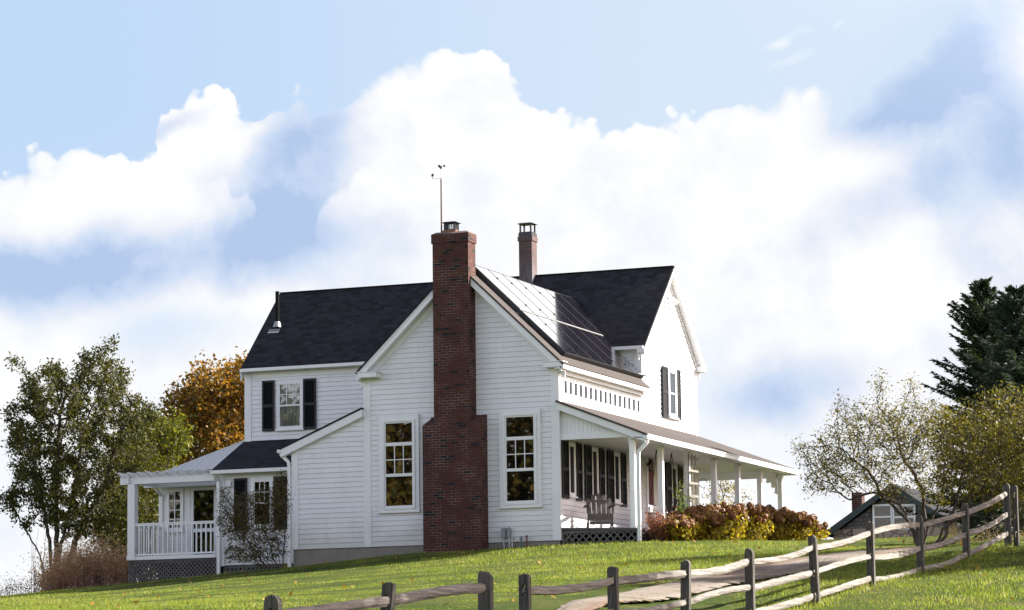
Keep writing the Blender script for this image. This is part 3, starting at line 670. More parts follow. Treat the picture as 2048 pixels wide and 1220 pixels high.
# roof slabs
def slab(pts, th=.05, name='roof', mm='shingle'):
    P = [Vector(p) for p in pts]; n = (P[1]-P[0]).cross(P[2]-P[0]).normalized()
    if n.z < 0: P.reverse(); n = -n
    m = MB(); m.prism([p-n*th for p in P], n*th); return m.build(name, M[mm], house)
yv = 7.62
slab([(-.10, -.33, 4.355), (2.68, -.33, 7.0), (2.68, yv, 7.0), (-.10, 5.0, 4.355)])
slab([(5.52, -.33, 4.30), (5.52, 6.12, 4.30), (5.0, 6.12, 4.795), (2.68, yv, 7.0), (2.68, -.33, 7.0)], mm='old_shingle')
slab([(-6.44, 5.90, 5.42), (5.44, 5.90, 5.42), (5.44, 8.445, 7.86), (-6.44, 8.445, 7.86)])
slab([(-6.44, 10.99, 5.42), (-6.44, 8.445, 7.86), (5.44, 8.445, 7.86), (5.44, 10.99, 5.42)])
m = MB(); m.bar((-6.44, 8.445, 7.862), (5.44, 8.445, 7.862), .16, .012); m.build('ridge_cap', M['shingle'], house)
slab([(-6.45, 4.2, 2.50), (-2.2, 4.2, 2.50), (-2.2, 6.17, 3.43), (-6.45, 6.17, 3.43)])
slab([(-2.29, -.17, 2.57), (0.0, -.17, 3.50), (0.0, 6.17, 3.50), (-2.29, 4.3, 2.57)], th=.045)
# eaves: fascia/gutter boxes and soffits
def bx(name, mm, *a):
    m = MB(); m.box(*a); return m.build(name, M[mm], house)
bx('eave_fascia', 'trim', 5.40, 5.50, -.30, 6.10, 4.185, 4.285); bx('soffit', 'trim', 5.25, 5.40, -.28, 6.0, 4.19, 4.215)
bx('eave_moulding', 'trim', 5.275, 5.35, -.0, 6.16, 4.10, 4.186)
bx('eave_return', 'trim', 4.97, 5.47, -.315, -.0, 4.235, 4.355); bx('eave_return', 'trim', -.03, .48, -.315, -.0, 4.235, 4.36)
bx('eave_return', 'trim', 4.93, 5.50, -.34, -.0, 4.357, 4.372); bx('eave_return', 'trim', -.06, .52, -.34, -.0, 4.362, 4.377)
bx('eave_fascia', 'trim', -.09, -.0, -.28, 4.9, 4.19, 4.30)
bx('gutter', 'gutter', -6.42, 5.41, 5.84, 5.93, 5.33, 5.415); bx('soffit', 'trim', -6.41, 5.40, 5.93, 6.168, 5.325, 5.35)
bx('soffit', 'trim', -6.41, 5.40, 10.73, 10.97, 5.325, 5.35); bx('gutter', 'gutter', -6.42, 5.41, 10.96, 11.05, 5.33, 5.415)
bx('eave_return', 'trim', 5.24, 5.46, 10.68, 11.02, 5.20, 5.34); bx('eave_return', 'trim', 5.24, 5.45, 5.86, 6.2, 5.22, 5.34)
bx('gutter', 'gutter', -6.45, -2.27, 4.10, 4.21, 2.38, 2.475); bx('soffit', 'trim', -6.4, -2.2, 4.21, 4.49, 2.405, 2.43)
bx('gutter', 'gutter', -2.36, -2.27, -.15, 4.0, 2.455, 2.54)
# ---- porch
pf = MB(); pf.hexa([(5.25, -.02, .24), (7.28, -.02, .18), (7.28, 12.55, .18), (5.25, 12.55, .24), (5.25, -.02, .305), (7.28, -.02, .235), (7.28, 12.55, .235), (5.25, 12.55, .305)])
pf.box(-1.0, 5.2, 10.75, 12.55, .24, .30); pf.build('porch_floor', M['floorwood'], house)
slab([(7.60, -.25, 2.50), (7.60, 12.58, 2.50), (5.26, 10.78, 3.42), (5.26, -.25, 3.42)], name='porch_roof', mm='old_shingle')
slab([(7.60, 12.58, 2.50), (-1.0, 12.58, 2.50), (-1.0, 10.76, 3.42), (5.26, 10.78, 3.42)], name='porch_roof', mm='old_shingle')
bx('gutter', 'gutter', 7.50, 7.62, -.24, 12.60, 2.365, 2.478); bx('gutter', 'gutter', -1, 7.5, 12.48, 12.60, 2.365, 2.478)
bx('gutter', 'gutter', 7.50, 7.64, -.24, 12.62, 2.459, 2.482)
bx('porch_ceiling', 'ceiling', 5.27, 7.45, .12, 12.46, 2.50, 2.52); bx('porch_ceiling', 'ceiling', -.9, 5.24, 10.76, 12.46, 2.50, 2.52)
bx('porch_beam', 'trim', 7.00, 7.16, .16, 12.46, 2.44, 2.498); bx('porch_beam', 'trim', 7.03, 7.13, .0, 12.46, 2.40, 2.439)
bx('porch_beam', 'trim', 5.27, 7.16, 0.03, .155, 2.455, 2.60); bx('porch_beam', 'trim', -.9, 7.0, 12.33, 12.46, 2.30, 2.498)
bx('soffit', 'trim', 7.17, 7.5, -.2, 12.46, 2.40, 2.42)
m = MB(); pts = [(5.272, 2.604), (7.1, 2.604), (7.38, 2.56), (5.272, 3.38)]
m.prism([(a, .10, b) for a, b in [(5.272, 2.604), (7.2, 2.604), (5.272, 3.36)]], (0, .03, 0)); m.build('gable_panel', M['trim'], house)
m = MB()
for i in range(17):
    x = 5.33+i*.105; zt_ = 3.36-(x-5.272)*.392-.03
    if zt_ > 2.66: m.box(x, x+.088, .088, .0995, 2.606, zt_)
m.build('bead_board', M['trim'], house)
m = MB(); fr0 = Fr((0, 0, 0), (1, 0, 0), (0, -1, 0)); slope_board(m, fr0, 5.273, 3.36, 7.55, 2.464, .17, .0, .20); m.build('rake_board', M['trim'], house)
m = MB(); slope_board(m, fr0, 5.273, 3.387, 7.6, 2.472, .05, .201, .22); m.build('rake_moulding', M['trim'], house)
POSTY = [.09, 2.17, 4.25, 6.42, 8.46, 10.46, 12.38]
for i, y in enumerate(POSTY):
    m = MB(); m.box(7.03, 7.16, y, y+.13, .2, 2.40); m.box(7.02, 7.17, y-.01, y+.14, .2, .30); m.box(7.02, 7.17, y-.01, y+.14, 2.30, 2.399); m.build('porch_post', M['trim'], house)
m = MB()       # scrolled bracket under the far corner
yc = POSTY[6]; prof = [(0, 2.39), (-.42, 2.39), (-.44, 2.33), (-.38, 2.29), (-.34, 2.31), (-.30, 2.25), (-.33, 2.20), (-.26, 2.16), (-.20, 2.20), (-.16, 2.12), (-.18, 2.06), (-.12, 2.02), (-.07, 2.05), (-.06, 1.94), (-.09, 1.88), (0, 1.84)]
m.prism([(7.0+a, yc+.05, b) for a, b in prof], (0, .04, 0)); m.build('scroll_bracket', M['trim'], house)
# lattice
def lattice(fr, a0, a1, z0, z1, pitch=.135, wd=.036, slope=0.):
    m = MB()
    for sgn, n0 in ((1, .010), (-1, .0)):
        c = a0-(z1-z0)-1; 
        while c < a1+(z1-z0)+1:
            # line a = c + sgn*(z-z0)
            P = []
            za, zb_ = z0, z1; aa, ab = c, c+sgn*(z1-z0)
            lo, hi = 0., 1.
            d = ab-aa
            t0, t1 = ((a0-aa)/d, (a1-aa)/d); t0, t1 = min(t0, t1), max(t0, t1); lo, hi = max(lo, t0), min(hi, t1)
            if hi-lo > .03: m.bar(fr.p(aa+d*lo, za+(zb_-za)*lo, n0), fr.p(aa+d*hi, za+(zb_-za)*hi, n0), wd, .009, up=fr.n)
            c += pitch
    for z in (z0, z1): fr.box(m, a0, a1, z-.03, z+.03, -.012, .022)
    for a in (a0, a1): fr.box(m, a-.02, a+.02, z0+.031, z1-.031, -.012, .022)
    return m.build('lattice', M['lattice'], house)
lattice(Fr((0, .04, 0), (1, 0, 0), (0, -1, 0)), 5.30, 7.22, -.28, .19, pitch=.18)
lattice(Fr((7.22, 0, 0), (0, 1, 0), (1, 0, 0)), .1, 12.5, -.25, .15, pitch=.18)
lattice(Fr((0, 4.46, 0), (1, 0, 0), (0, -1, 0)), -9.1, -6.42, -.75, .10, pitch=.125)
lattice(Fr((-9.08, 0, 0), (0, 1, 0), (-1, 0, 0)), 4.5, 6.1, -.8, .10, pitch=.125)
lattice(Fr((0, 4.56, 0), (1, 0, 0), (0, -1, 0)), -6.25, -2.0, -.75, -.12, pitch=.125)
bx('skirt_backing', 'interior', 5.3, 7.0, .9, .95, -.6, .2); bx('skirt_backing', 'interior', -6.5, -6.42, 4.6, 6.1, -.9, .05); bx('skirt_backing', 'interior', -9.05, -6.52, 6.05, 6.1, -1.2, .095)  # near-black sheets added for the shade under porch and deck
# ---- windows
def window(fr, a0, a1, z0, z1, tr=.10, style='6over1', curtain=False, sill=True, glass='glass', n0=.048, header=0., trim_n=.075):
    """a0..a1, z0..z1 is the glazed opening with its sash"""
    m = MB()
    fr.box(m, a0-tr, a0, z0, z1, 0, trim_n); fr.box(m, a1, a1+tr, z0, z1, 0, trim_n); fr.box(m, a0-tr, a1+tr, z1, z1+tr+header, 0, trim_n+.003); fr.box(m, a0-tr, a1+tr, z0-tr*.6, z0, 0, trim_n-.003)
    if style == 'tall':
        for (b0, b1, y0, y1) in ((a0-.05, a0-.002, z0-.05, z1+.05), (a1+.002, a1+.05, z0-.05, z1+.05), (a0-.002, a1+.002, z1+.002, z1+.05), (a0-.002, a1+.002, z0-.05, z0-.002)): fr.box(m, b0, b1, y0, y1, trim_n+.004, trim_n+.026)
    w_ = m.build('window', M['trim'], house)
    m = MB(); fr.box(m, a0, a1, z0, z1, n0-.018, n0-.012); m.build('dark_backing', M['interior'], w_)
    if curtain:
        m = MB(); k = 26; h0, h1 = z0+.02, z1-.02
        pts = []
        for i in range(k+1):
            a = a0+(a1-a0)*i/k; pts.append((a, n0-.006+.004*math.sin(i*2.1)+.002*math.sin(i*5.)))
        for (p, q), (p2, q2) in zip(pts, pts[1:]): m.poly([fr.p(p, h0, q), fr.p(p2, h0, q2), fr.p(p2, h1, q2), fr.p(p, h1, q)])
        m.build('curtain', M['curtain'], w_)
    m = MB(); m.poly([fr.p(a0, z0, n0+.006), fr.p(a1, z0, n0+.006), fr.p(a1, z1, n0+.006), fr.p(a0, z1, n0+.006)]); m.build('pane', M[glass], w_)
    m = MB(); s = .035; N0, N1 = n0+.007, n0+.022
    fr.box(m, a0, a0+s, z0, z1, N0, N1); fr.box(m, a1-s, a1, z0, z1, N0, N1); fr.box(m, a0+s, a1-s, z0, z0+s*1.3, N0, N1); fr.box(m, a0+s, a1-s, z1-s, z1, N0, N1)
    def grid(zl, zh, cols, rows):
        for i in range(1, cols):
            a = a0+s+(a1-a0-2*s)*i/cols; fr.box(m, a-.011, a+.011, zl, zh, N0, N1-.004)
        for j in range(1, rows):
            z = zl+(zh-zl)*j/rows; fr.box(m, a0+s, a1-s, z-.011, z+.011, N0, N1-.006)
    if style == 'tall':        # transom, six-light upper sash, clear lower sash
        for z, h in ((2.54, .085), (1.765, .075)): fr.box(m, a0+s, a1-s, z-h/2, z+h/2, N0, N1+.002)
        grid(1.803, 2.497, 3, 2)
    elif style == '6over1': zm = (z0+z1)/2; fr.box(m, a0+s, a1-s, zm-.022, zm+.022, N0, N1+.002); grid(zm+.022, z1-s, 3, 2)
    elif style == '2x4': grid(z0+s, z1-s, 2, 4)
    elif style == '2over2': zm = (z0+z1)/2; fr.box(m, a0+s, a1-s, zm-.022, zm+.022, N0, N1+.002)
    elif style == 'door': grid(z0+s, z1-s, 3, 3)
    m.build('frame', M['trim'], w_)
    if sill:
        m = MB(); fr.box(m, a0-tr-.03, a1+tr+.03, z0-tr*.6-.045, z0-tr*.6-.002, 0, trim_n+.035); m.build('sill', M['trim'], w_)
    return w_
for a0, a1 in ((.585, 1.375), (3.84, 4.63)):
    window(FA, a0, a1, .955, 3.10, tr=.15, style='tall', header=.02)
def shutter(fr, a0, a1, z0, z1, n0=.04):
    m = MB(); s = .045; n1 = n0+.035
    zm = z0+(z1-z0)*.5
    fr.box(m, a0, a0+s, z0, z1, n0, n1); fr.box(m, a1-s, a1, z0, z1, n0, n1)
    for a, b in ((z0, z0+.07), (zm-.04, zm+.04), (z1-.06, z1)): fr.box(m, a0+s, a1-s, a, b, n0+.001, n1-.001)
    fr.box(m, a0+s, a1-s, z0+.07, z1-.06, n0, n0+.004)
    for lo, hi in ((z0+.07, zm-.04), (zm+.04, z1-.06)):
        k = int((hi-lo)/.042)
        for i in range(k):
            z = lo+(hi-lo)*(i+.5)/k
            m.hexa([fr.p(a0+s, z-.018, n1-.008), fr.p(a1-s, z-.018, n1-.008), fr.p(a1-s, z-.012, n1-.004), fr.p(a0+s, z-.012, n1-.004),
                    fr.p(a0+s, z+.012, n0+.008), fr.p(a1-s, z+.012, n0+.008), fr.p(a1-s, z+.018, n0+.012), fr.p(a0+s, z+.018, n0+.012)])
    return m.build('shutter', M['shutter'], house)
# main block upper left window
window(FB, -5.35, -4.67, 3.74, 4.98, tr=.06, curtain=True, style='6over1', sill=True); shutter(FB, -5.86, -5.49, 3.67, 5.08); shutter(FB, -4.60, -4.22, 3.67, 5.07)
# porch side windows (each with two shutters)
for a, zb_ in ((.0, 1.04), (1.63, 1.06), (3.26, 1.08), (7.82, 1.12)):
    window(FS, a+.54, a+.90, zb_+.12, 2.38, tr=.06, style='plain', glass='screen', curtain=False)
    shutter(FS, a+.04, a+.50, zb_, 2.47); shutter(FS, a+1.06, a+1.44, zb_, 2.47)
# gable end upper window
window(FS, 8.28, 8.80, 3.80, 4.98, tr=.08, style='2over2', curtain=True); shutter(FS, 7.72, 8.14, 3.70, 5.07); shutter(FS, 8.92, 9.22, 3.72, 5.09)
# clerestory band: sixteen little lights
m = MB(); FS.box(m, .22, 6.0, 3.585, 3.61, .006, .02); FS.box(m, .22, 6.0, 4.04, 4.06, .006, .018); FS.box(m, .22, .24, 3.61, 4.04, .006, .018); FS.box(m, 5.98, 6.0, 3.61, 4.04, .006, .018); m.build('trim_board', M['trim'], house)
for i in range(16):
    a = .34+i*.3595; m = MB(); FS.box(m, a-.03, a, 3.65, 3.96, .006, .030); FS.box(m, a+.20, a+.23, 3.65, 3.96, .006, .030); FS.box(m, a-.03, a+.23, 3.96, 3.985, .006, .032); FS.box(m, a-.03, a+.23, 3.63, 3.65, .006, .034)
    w_ = m.build('window', M['trim'], house)
    m = MB(); m.poly([FS.p(a, 3.65, .008), FS.p(a+.2, 3.65, .008), FS.p(a+.2, 3.96, .008), FS.p(a, 3.96, .008)]); m.build('dark_backing', M['interior'], w_)
    m = MB(); m.poly([FS.p(a, 3.65, .010), FS.p(a+.2, 3.65, .010), FS.p(a+.2, 3.96, .010), FS.p(a, 3.96, .010)]); m.build('pane', M['glass'], w_)
# ell window with shutters, vent hood
window(FE, -5.30, -4.79, .95, 2.17, tr=.08, curtain=False, glass='glass_dull'); shutter(FE, -5.89, -5.50, .83, 2.26); shutter(FE, -4.68, -4.28, .83, 2.26)
m = MB(); FE.box(m, -6.11, -5.99, 2.08, 2.20, .02, .07); m.hexa([FE.p(-6.13, 2.04, .02), FE.p(-5.97, 2.04, .02), FE.p(-5.97, 2.04, .14), FE.p(-6.13, 2.04, .14), FE.p(-6.11, 2.15, .02), FE.p(-5.99, 2.15, .02), FE.p(-5.99, 2.13, .07), FE.p(-6.11, 2.13, .07)]); m.build('vent_hood', M['gutter'], house)
# front door, side light, lantern
m = MB(); FS.box(m, 6.36, 6.48, .28, 2.62, 0, .05); FS.box(m, 7.30, 7.42, .28, 2.62, 0, .05); FS.box(m, 6.48, 7.30, 2.49, 2.62, 0, .052); m.build('door_casing', M['trim'], house)
m = MB(); FS.box(m, 6.92, 7.30, .30, 2.49, .005, .034); m.build('side_panel', M['ceiling'], house)
m = MB(); FS.box(m, 6.48, 6.915, .30, 2.49, .005, .03); 
for z0, z1 in ((.45, .95), (1.05, 1.65), (1.75, 2.35)):
    for a0, a1 in ((6.54, 6.86),): FS.box(m, a0, a1, z0, z1, .03, .038)
d_ = m.build('door', M['red'], house); m = MB(); m.tube(FS.p(6.88, 1.25, .03), FS.p(6.88, 1.25, .075), .012); m.tube(FS.p(6.88, 1.25, .075), FS.p(6.88, 1.25, .105), .03, .022, 10); m.build('handle', M['steel'], d_)
m = MB(); FS.box(m, 6.32, 6.42, 2.28, 2.34, .05, .07); m.bar(FS.p(6.37, 2.33, .07), FS.p(6.37, 2.38, .13), .015, .015)
for s0 in (-.05, .05):
    for t0 in (.10, .20): m.bar(FS.p(6.37+s0*.8, 2.16, t0*.5+.075), FS.p(6.37+s0, 2.33, t0), .01, .01)
m.hexa([FS.p(6.30, 2.33, .08), FS.p(6.44, 2.33, .08), FS.p(6.44, 2.33, .22), FS.p(6.30, 2.33, .22), FS.p(6.35, 2.42, .13), FS.p(6.39, 2.42, .13), FS.p(6.39, 2.42, .17), FS.p(6.35, 2.42, .17)]); FS.box(m, 6.33, 6.41, 2.13, 2.16, .11, .19)
ln_ = m.build('wall_lantern', M['black_metal'], house); m = MB(); m.tube(FS.p(6.37, 2.17, .15), FS.p(6.37, 2.3, .15), .035, .04, 8); m.build('lantern_glass', M['glass_dull'], ln_)
# house number plate over the door
m = MB(); FS.box(m, 6.80, 6.90, 2.64, 2.72, .03, .045); m.build('number_plate', M['steel'], house)
# plant hanger hook on the corner
m = MB(); pts = [FS.p(10.66, 2.1+.12*math.sin(t), .05+.12+.12*math.cos(t)*-1) for t in [i*math.pi/8 for i in range(-4, 9)]]; m.path(pts, .008, 6); m.build('plant_hook', M['black_metal'], house)
# twin flood lights at the gable peak
m = MB(); m.tube((5.26, 8.445, 7.02), (5.34, 8.445, 7.02), .06, .06, 12); m.bar((5.33, 8.445, 7.02), (5.40, 8.3, 6.96), .03, .03); m.bar((5.33, 8.445, 7.02), (5.40, 8.6, 6.96), .03, .03)
fl_ = m.build('flood_light', M['gutter'], house)
for y in (8.28, 8.62):
    m = MB(); m.tube((5.38, y, 6.99), (5.46, y, 6.84), .03, .065, 12); m.build('lamp', M['bulb'], fl_, smooth=False)
# ---- chimney on the front gable
ch = MB(); ch.box(1.79, 3.35, -.45, .0, -.9, 2.92); ch.box(2.105, 3.065, -.45, .0, 3.25, 7.50)
ch.hexa([(1.79, -.45, 2.92), (3.35, -.45, 2.92), (3.35, 0, 2.92), (1.79, 0, 2.92), (1.98, -.448, 2.95), (3.16, -.448, 2.95), (3.16, 0, 2.95), (1.98, 0, 2.95)])
ch = MB(); ch.box(1.79, 3.35, -.45, .0, -.9, 2.93); ch.box(2.105, 3.065, -.448, .03, 2.93, 7.47)
for a, b in ((1.79, 2.105), (3.065, 3.35)): ch.hexa([(a, -.45, 2.9301), (b, -.45, 2.9301), (b, 0, 2.9301), (a, 0, 2.9301), (a+(.2 if a < 2 else 0), -.25, 3.14), (b-(.0 if a < 2 else .01), -.25, 3.14), (b, 0, 3.17), (a+(.04 if a < 2 else 0), 0, 3.17)])
chim = ch.build('chimney', M['brick'], house)
m = MB(); m.box(2.08, 3.09, -.475, .055, 7.471, 7.70); m.build('corbel', M['brick'], chim)
m = MB(); m.hexa([(2.08, -.475, 7.701), (3.09, -.475, 7.701), (3.09, .055, 7.701), (2.08, .055, 7.701), (2.18, -.37, 7.76), (3.0, -.37, 7.76), (3.0, -.05, 7.76), (2.18, -.05, 7.76)]); m.build('crown_wash', M['cap'], chim)
def cap(parent, x0, x1, y0, y1, z0, z1, mesh=True, post=.03):
    m = MB(); 
    for x in (x0, x1-post):
        for y in (y0, y1-post): m.box(x, x+post, y, y+post, z0, z1)
    m.box(x0-.01, x1+.01, y0-.01, y1+.01, z0-.02, z0+.03)
    if mesh:
        k = 6
        for i in range(k+1):
            x = x0+(x1-x0)*i/k; y = y0+(y1-y0)*i/k
            for yy in (y0+.01, y1-.01): m.bar((x, yy, z0), (x, yy, z1), .012, .012)
            for xx in (x0+.01, x1-.01): m.bar((xx, y, z0), (xx, y, z1), .012, .012)
        for z in np.linspace(z0+.05, z1-.03, 4):
            for yy in (y0+.01, y1-.01): m.bar((x0, yy, z), (x1, yy, z), .012, .012)
            for xx in (x0+.01, x1-.01): m.bar((xx, y0, z), (xx, y1, z), .012, .012)
    m.hexa([(x0-.06, y0-.06, z1), (x1+.06, y0-.06, z1), (x1+.06, y1+.06, z1), (x0-.06, y1+.06, z1), (x0+.02, y0+.02, z1+.03), (x1-.02, y0+.02, z1+.03), (x1-.02, y1-.02, z1+.03), (x0+.02, y1-.02, z1+.03)])
    return m.build('chimney_cap', M['black_metal'], parent)
cap(chim, 2.37, 2.67, -.33, -.08, 7.80, 8.0)
m = MB(); m.box(2.34, 2.70, -.36, -.05, 7.74, 7.80); m.build('flue_tile', mat('flue tile', (.25, .09, .05), .9), chim)
m = MB(); m.box(1.03, 1.415, 8.15, 8.53, 7.4, 8.80); c2 = m.build('chimney', M['brick_old'], house); c2['label'] = 'slender weathered chimney on the main ridge'
m = MB(); m.box(1.005, 1.44, 8.125, 8.555, 8.801, 8.93); m.build('corbel', M['brick_old'], c2)
m = MB(); m.box(1.025, 1.42, 8.14, 8.54, 8.931, 9.03); m.build('flue_collar', M['black_metal'], c2)
cap(c2, 1.045, 1.395, 8.17, 8.51, 9.03, 9.29, mesh=False, post=.04)
# roof vent pipe
m = MB(); m.tube((-5.92, 7.2, 6.6), (-5.92, 7.2, 7.72), .055, .055, 12); vp = m.build('vent_pipe', M['pipe'], house)
m = MB(); m.tube((-5.92, 7.19, 6.70), (-5.92, 7.2, 6.86), .13, .07, 12); m.hexa([(-6.14, 7.04, 6.533), (-5.8, 7.04, 6.533), (-5.8, 7.14, 6.63), (-6.14, 7.14, 6.63), (-6.14, 7.04, 6.56), (-5.8, 7.04, 6.56), (-5.8, 7.14, 6.655), (-6.14, 7.14, 6.655)]); m.build('flashing', M['steel'], vp)
# ---- solar panels on the right slope of the front wing
sv = Vector((5.30-2.78, 0, -(5.30-2.78)*.952)).normalized(); nv = Vector((.952, 0, 1)).normalized()
def rp(t, y, h):      # t metres down the slope from the ridge
    return Vector((2.68, y, 7.0))+sv*t+nv*h
pw_ = .985
for row, (t0, t1, k, y0) in enumerate(((.10, 1.86, 7, .36), (1.93, 3.56, 6, .30))):
    for i in range(k):
        a, b = y0+i*(pw_+.012)+(.0), y0+i*(pw_+.012)+pw_
        m = MB(); h0, h1 = .10, .135
        def bxp(m, ta, tb, ya, yb, ha, hb): m.hexa([rp(ta, ya, ha), rp(ta, yb, ha), rp(tb, yb, ha), rp(tb, ya, ha), rp(ta, ya, hb), rp(ta, yb, hb), rp(tb, yb, hb), rp(tb, ya, hb)])
        bxp(m, t0+.012, t1-.012, a+.012, b-.012, h0+.01, h1-.004); p_ = m.build('solar_panel', M['solar'], house)
        m = MB(); bxp(m, t0, t0+.0119, a, b, h0, h1); bxp(m, t1-.0119, t1, a, b, h0, h1); bxp(m, t0+.012, t1-.012, a, a+.0119, h0, h1); bxp(m, t0+.012, t1-.012, b-.0119, b, h0, h1); m.build('panel_frame', M['solar_frame'], p_)
        m = MB()
        for tt in (t0+.35, t1-.35): bxp(m, tt, tt+.05, b-.015, b+.027, h1-.002, h1+.012)
        m.build('clamp', M['black_metal'], p_)
m = MB()
for tt in (.35, 1.45, 2.25, 3.2): m.bar(rp(tt, .3, .06), rp(tt, 6.6, .06), .04, .05, up=nv)
for y in np.arange(.5, 6.4, 1.2):
    for tt in (.35, 1.45, 2.25, 3.2): m.tube(rp(tt, y, -.01), rp(tt, y, .05), .02, .02, 6)
m.build('mounting_rail', M['black_metal'], house)
m = MB(); m.bar(rp(1.895, .3, .128), rp(1.895, 7.3, .128), .03, .02, up=nv); m.build('mounting_rail', M['rail_alu'], house)
m = MB(); m.prism([rp(.1, .33, .02), rp(3.5, .33, .02), rp(3.5, .33, .12), rp(.1, .33, .12)], (0, .015, 0)); m.prism([rp(3.52, .33, .02), rp(3.52, 6.2, .02), rp(3.52, 6.2, .10), rp(3.52, .33, .10)], sv*.012); m.build('panel_skirt', M['black_metal'], house)
# ---- downspouts
def spout(pts, r=.038, name='downspout'):
    m = MB(); 
    for a, b in zip(pts, pts[1:]): m.bar(a, b, r*2, r*1.6, up=(0, 1, 0))
    m.build(name, M['gutter'], house)
spout([(7.56, -.10, 2.40), (7.55, -.10, 2.28), (7.33, -.07, 2.08), (7.31, -.06, 1.96), (7.31, -.06, -.12)], .042)
spout([(-2.30, -.06, 2.46), (-2.27, -.06, 2.40), (-2.08, -.05, 2.22), (-2.065, -.05, 2.1), (-2.065, -.05, -.45)], .038)
spout([(-6.34, 4.18, 2.40), (-6.34, 4.28, 2.30), (-6.34, 4.40, 2.2), (-6.34, 4.42, -.42)], .045)
spout([(-9.15, 5.9, 2.25), (-9.02, 5.95, 2.12), (-8.98, 6.10, 2.0), (-9.0, 6.12, .2)], .035)
# ---- sun room, deck and pergola
siding(FB, [(-9.07, .13), (-6.42, .13), (-6.42, 2.30), (-9.07, 2.30)]); Fsr = Fr((-9.07, 9.6, 0), (0, -1, 0), (-1, 0, 0)); siding(Fsr, [(0, -.5), (3.43, -.5), (3.43, 2.4), (0, 2.4)])
board(FB, -9.09, -8.86, .14, 2.32, n1=.04, name='corner_board'); board(FB, -8.86, -6.42, 2.22, 2.42, n1=.04, name='frieze_board')
window(FB, -8.78, -8.37, 1.06, 2.14, tr=.07, style='2x4', glass='glass_dull'); board(FB, -8.29, -8.10, .14, 2.22, n1=.045)
m = MB(); FB.box(m, -8.08, -7.99, .16, 2.21, .03, .06); FB.box(m, -7.36, -7.27, .16, 2.21, .03, .06); FB.box(m, -7.99, -7.36, 2.12, 2.21, .03, .06); FB.box(m, -7.99, -7.36, .16, .30, .03, .06); FB.box(m, -7.99, -7.36, .96, 1.06, .03, .06)
sd_ = m.build('screen_door', M['trim'], house)
m = MB(); FB.box(m, -7.99, -7.36, .30, 2.12, .022, .026); m.build('dark_backing', M['interior'], sd_)
m = MB()
for i in range(1, 3): FB.box(m, -7.99+.63*i/3-.01, -7.99+.63*i/3+.01, 1.06, 2.12, .028, .040)
for z in (1.33, 1.60, 1.87): FB.box(m, -7.99, -7.36, z-.01, z+.01, .028, .038)
m.build('muntins', M['lattice'], sd_)
m = MB(); m.poly([FB.p(-7.99, .30, .044), FB.p(-7.36, .30, .044), FB.p(-7.36, 2.12, .044), FB.p(-7.99, 2.12, .044)]); m.build('screen', M['glass_dull'], sd_)
# white hipped metal roof
slab([(-9.3, 5.92, 2.50), (-6.40, 5.92, 2.50), (-6.40, 8.0, 3.665), (-7.22, 8.0, 3.665)], name='sunroom_roof', mm='white_roof', th=.04)
slab([(-9.3, 5.92, 2.50), (-7.22, 8.0, 3.665), (-9.3, 10.08, 2.50)], name='sunroom_roof', mm='white_roof', th=.04)
slab([(-9.3, 10.08, 2.50), (-7.22, 8.0, 3.665), (-6.40, 8.0, 3.665), (-6.40, 10.08, 2.50)], name='sunroom_roof', mm='white_roof', th=.04)
m = MB()
for x in np.arange(-8.9, -6.4, .4):
    k = min(1., (x+9.3)/2.08); m.bar((x, 5.94, 2.512), (x, 5.92+2.08*k, 2.502+1.165*k), .015, .014)
m.bar((-9.3, 5.92, 2.515), (-7.22, 8.0, 3.68), .05, .03); m.build('roof_seam', M['white_roof'], house)
bx('gutter', 'gutter', -9.36, -6.46, 5.84, 5.93, 2.39, 2.48)
bx('deck_floor', 'floorwood', -9.14, -6.42, 4.42, 6.15, .10, .145); bx('deck_fascia', 'trim', -9.14, -6.42, 4.385, 4.41, .14, .235)
bx('deck_fascia', 'trim', -9.14, -9.115, 4.41, 6.15, .14, .235)
def post(x0, x1, y0, y1, z0, z1):
    m = MB(); m.box(x0, x1, y0, y1, z0, z1); m.box(x0-.015, x1+.015, y0-.015, y1+.015, z0, z0+.12); m.build('pergola_post', M['trim'], house)
post(-9.12, -8.90, 4.38, 4.58, .14, 2.22)
bx('pergola_beam', 'trim', -9.36, -6.46, 4.39, 4.44, 2.22, 2.44); bx('pergola_beam', 'trim', -9.36, -6.46, 4.52, 4.57, 2.22, 2.44)
bx('pergola_beam', 'trim', -9.10, -9.05, 4.3, 5.8, 2.24, 2.42); bx('pergola_beam', 'trim', -9.36, -6.46, 5.75, 5.83, 2.22, 2.38)
for i in range(10):
    x = -9.30+i*.30; m = MB()
    m.prism([(x, 4.14, 2.50), (x, 4.14, 2.535), (x, 5.83, 2.535), (x, 5.83, 2.40), (x, 4.60, 2.40), (x, 4.585, 2.445), (x, 4.375, 2.445), (x, 4.36, 2.40), (x, 4.26, 2.42)], (.038, 0, 0)); m.build('rafter', M['trim'], house)
def railing(fr, a0, a1, zb, zt, k, pitch):
    m = MB(); fr.box(m, a0, a1, zt-.035, zt, -.03, .03); fr.box(m, a0, a1, zt-.075, zt-.036, -.015, .015); r = m.build('railing', M['trim'], house); m = MB(); fr.box(m, a0, a1, zb, zb+.045, -.015, .015); m.build('bottom_rail', M['trim'], r)
    a = a0+pitch*.7
    while a < a1-.03:
        m = MB(); fr.box(m, a, a+.036, zb+.046, zt-.076, -.017, .017); m.build('baluster', M['trim'], r); a += pitch
railing(Fr((0, 4.44, 0), (1, 0, 0), (0, -1, 0)), -8.9, -6.45, .26, 1.14, 0, .146)
railing(Fr((-9.02, 0, 0), (0, 1, 0), (-1, 0, 0)), 4.6, 6.12, .26, 1.14, 0, .146)
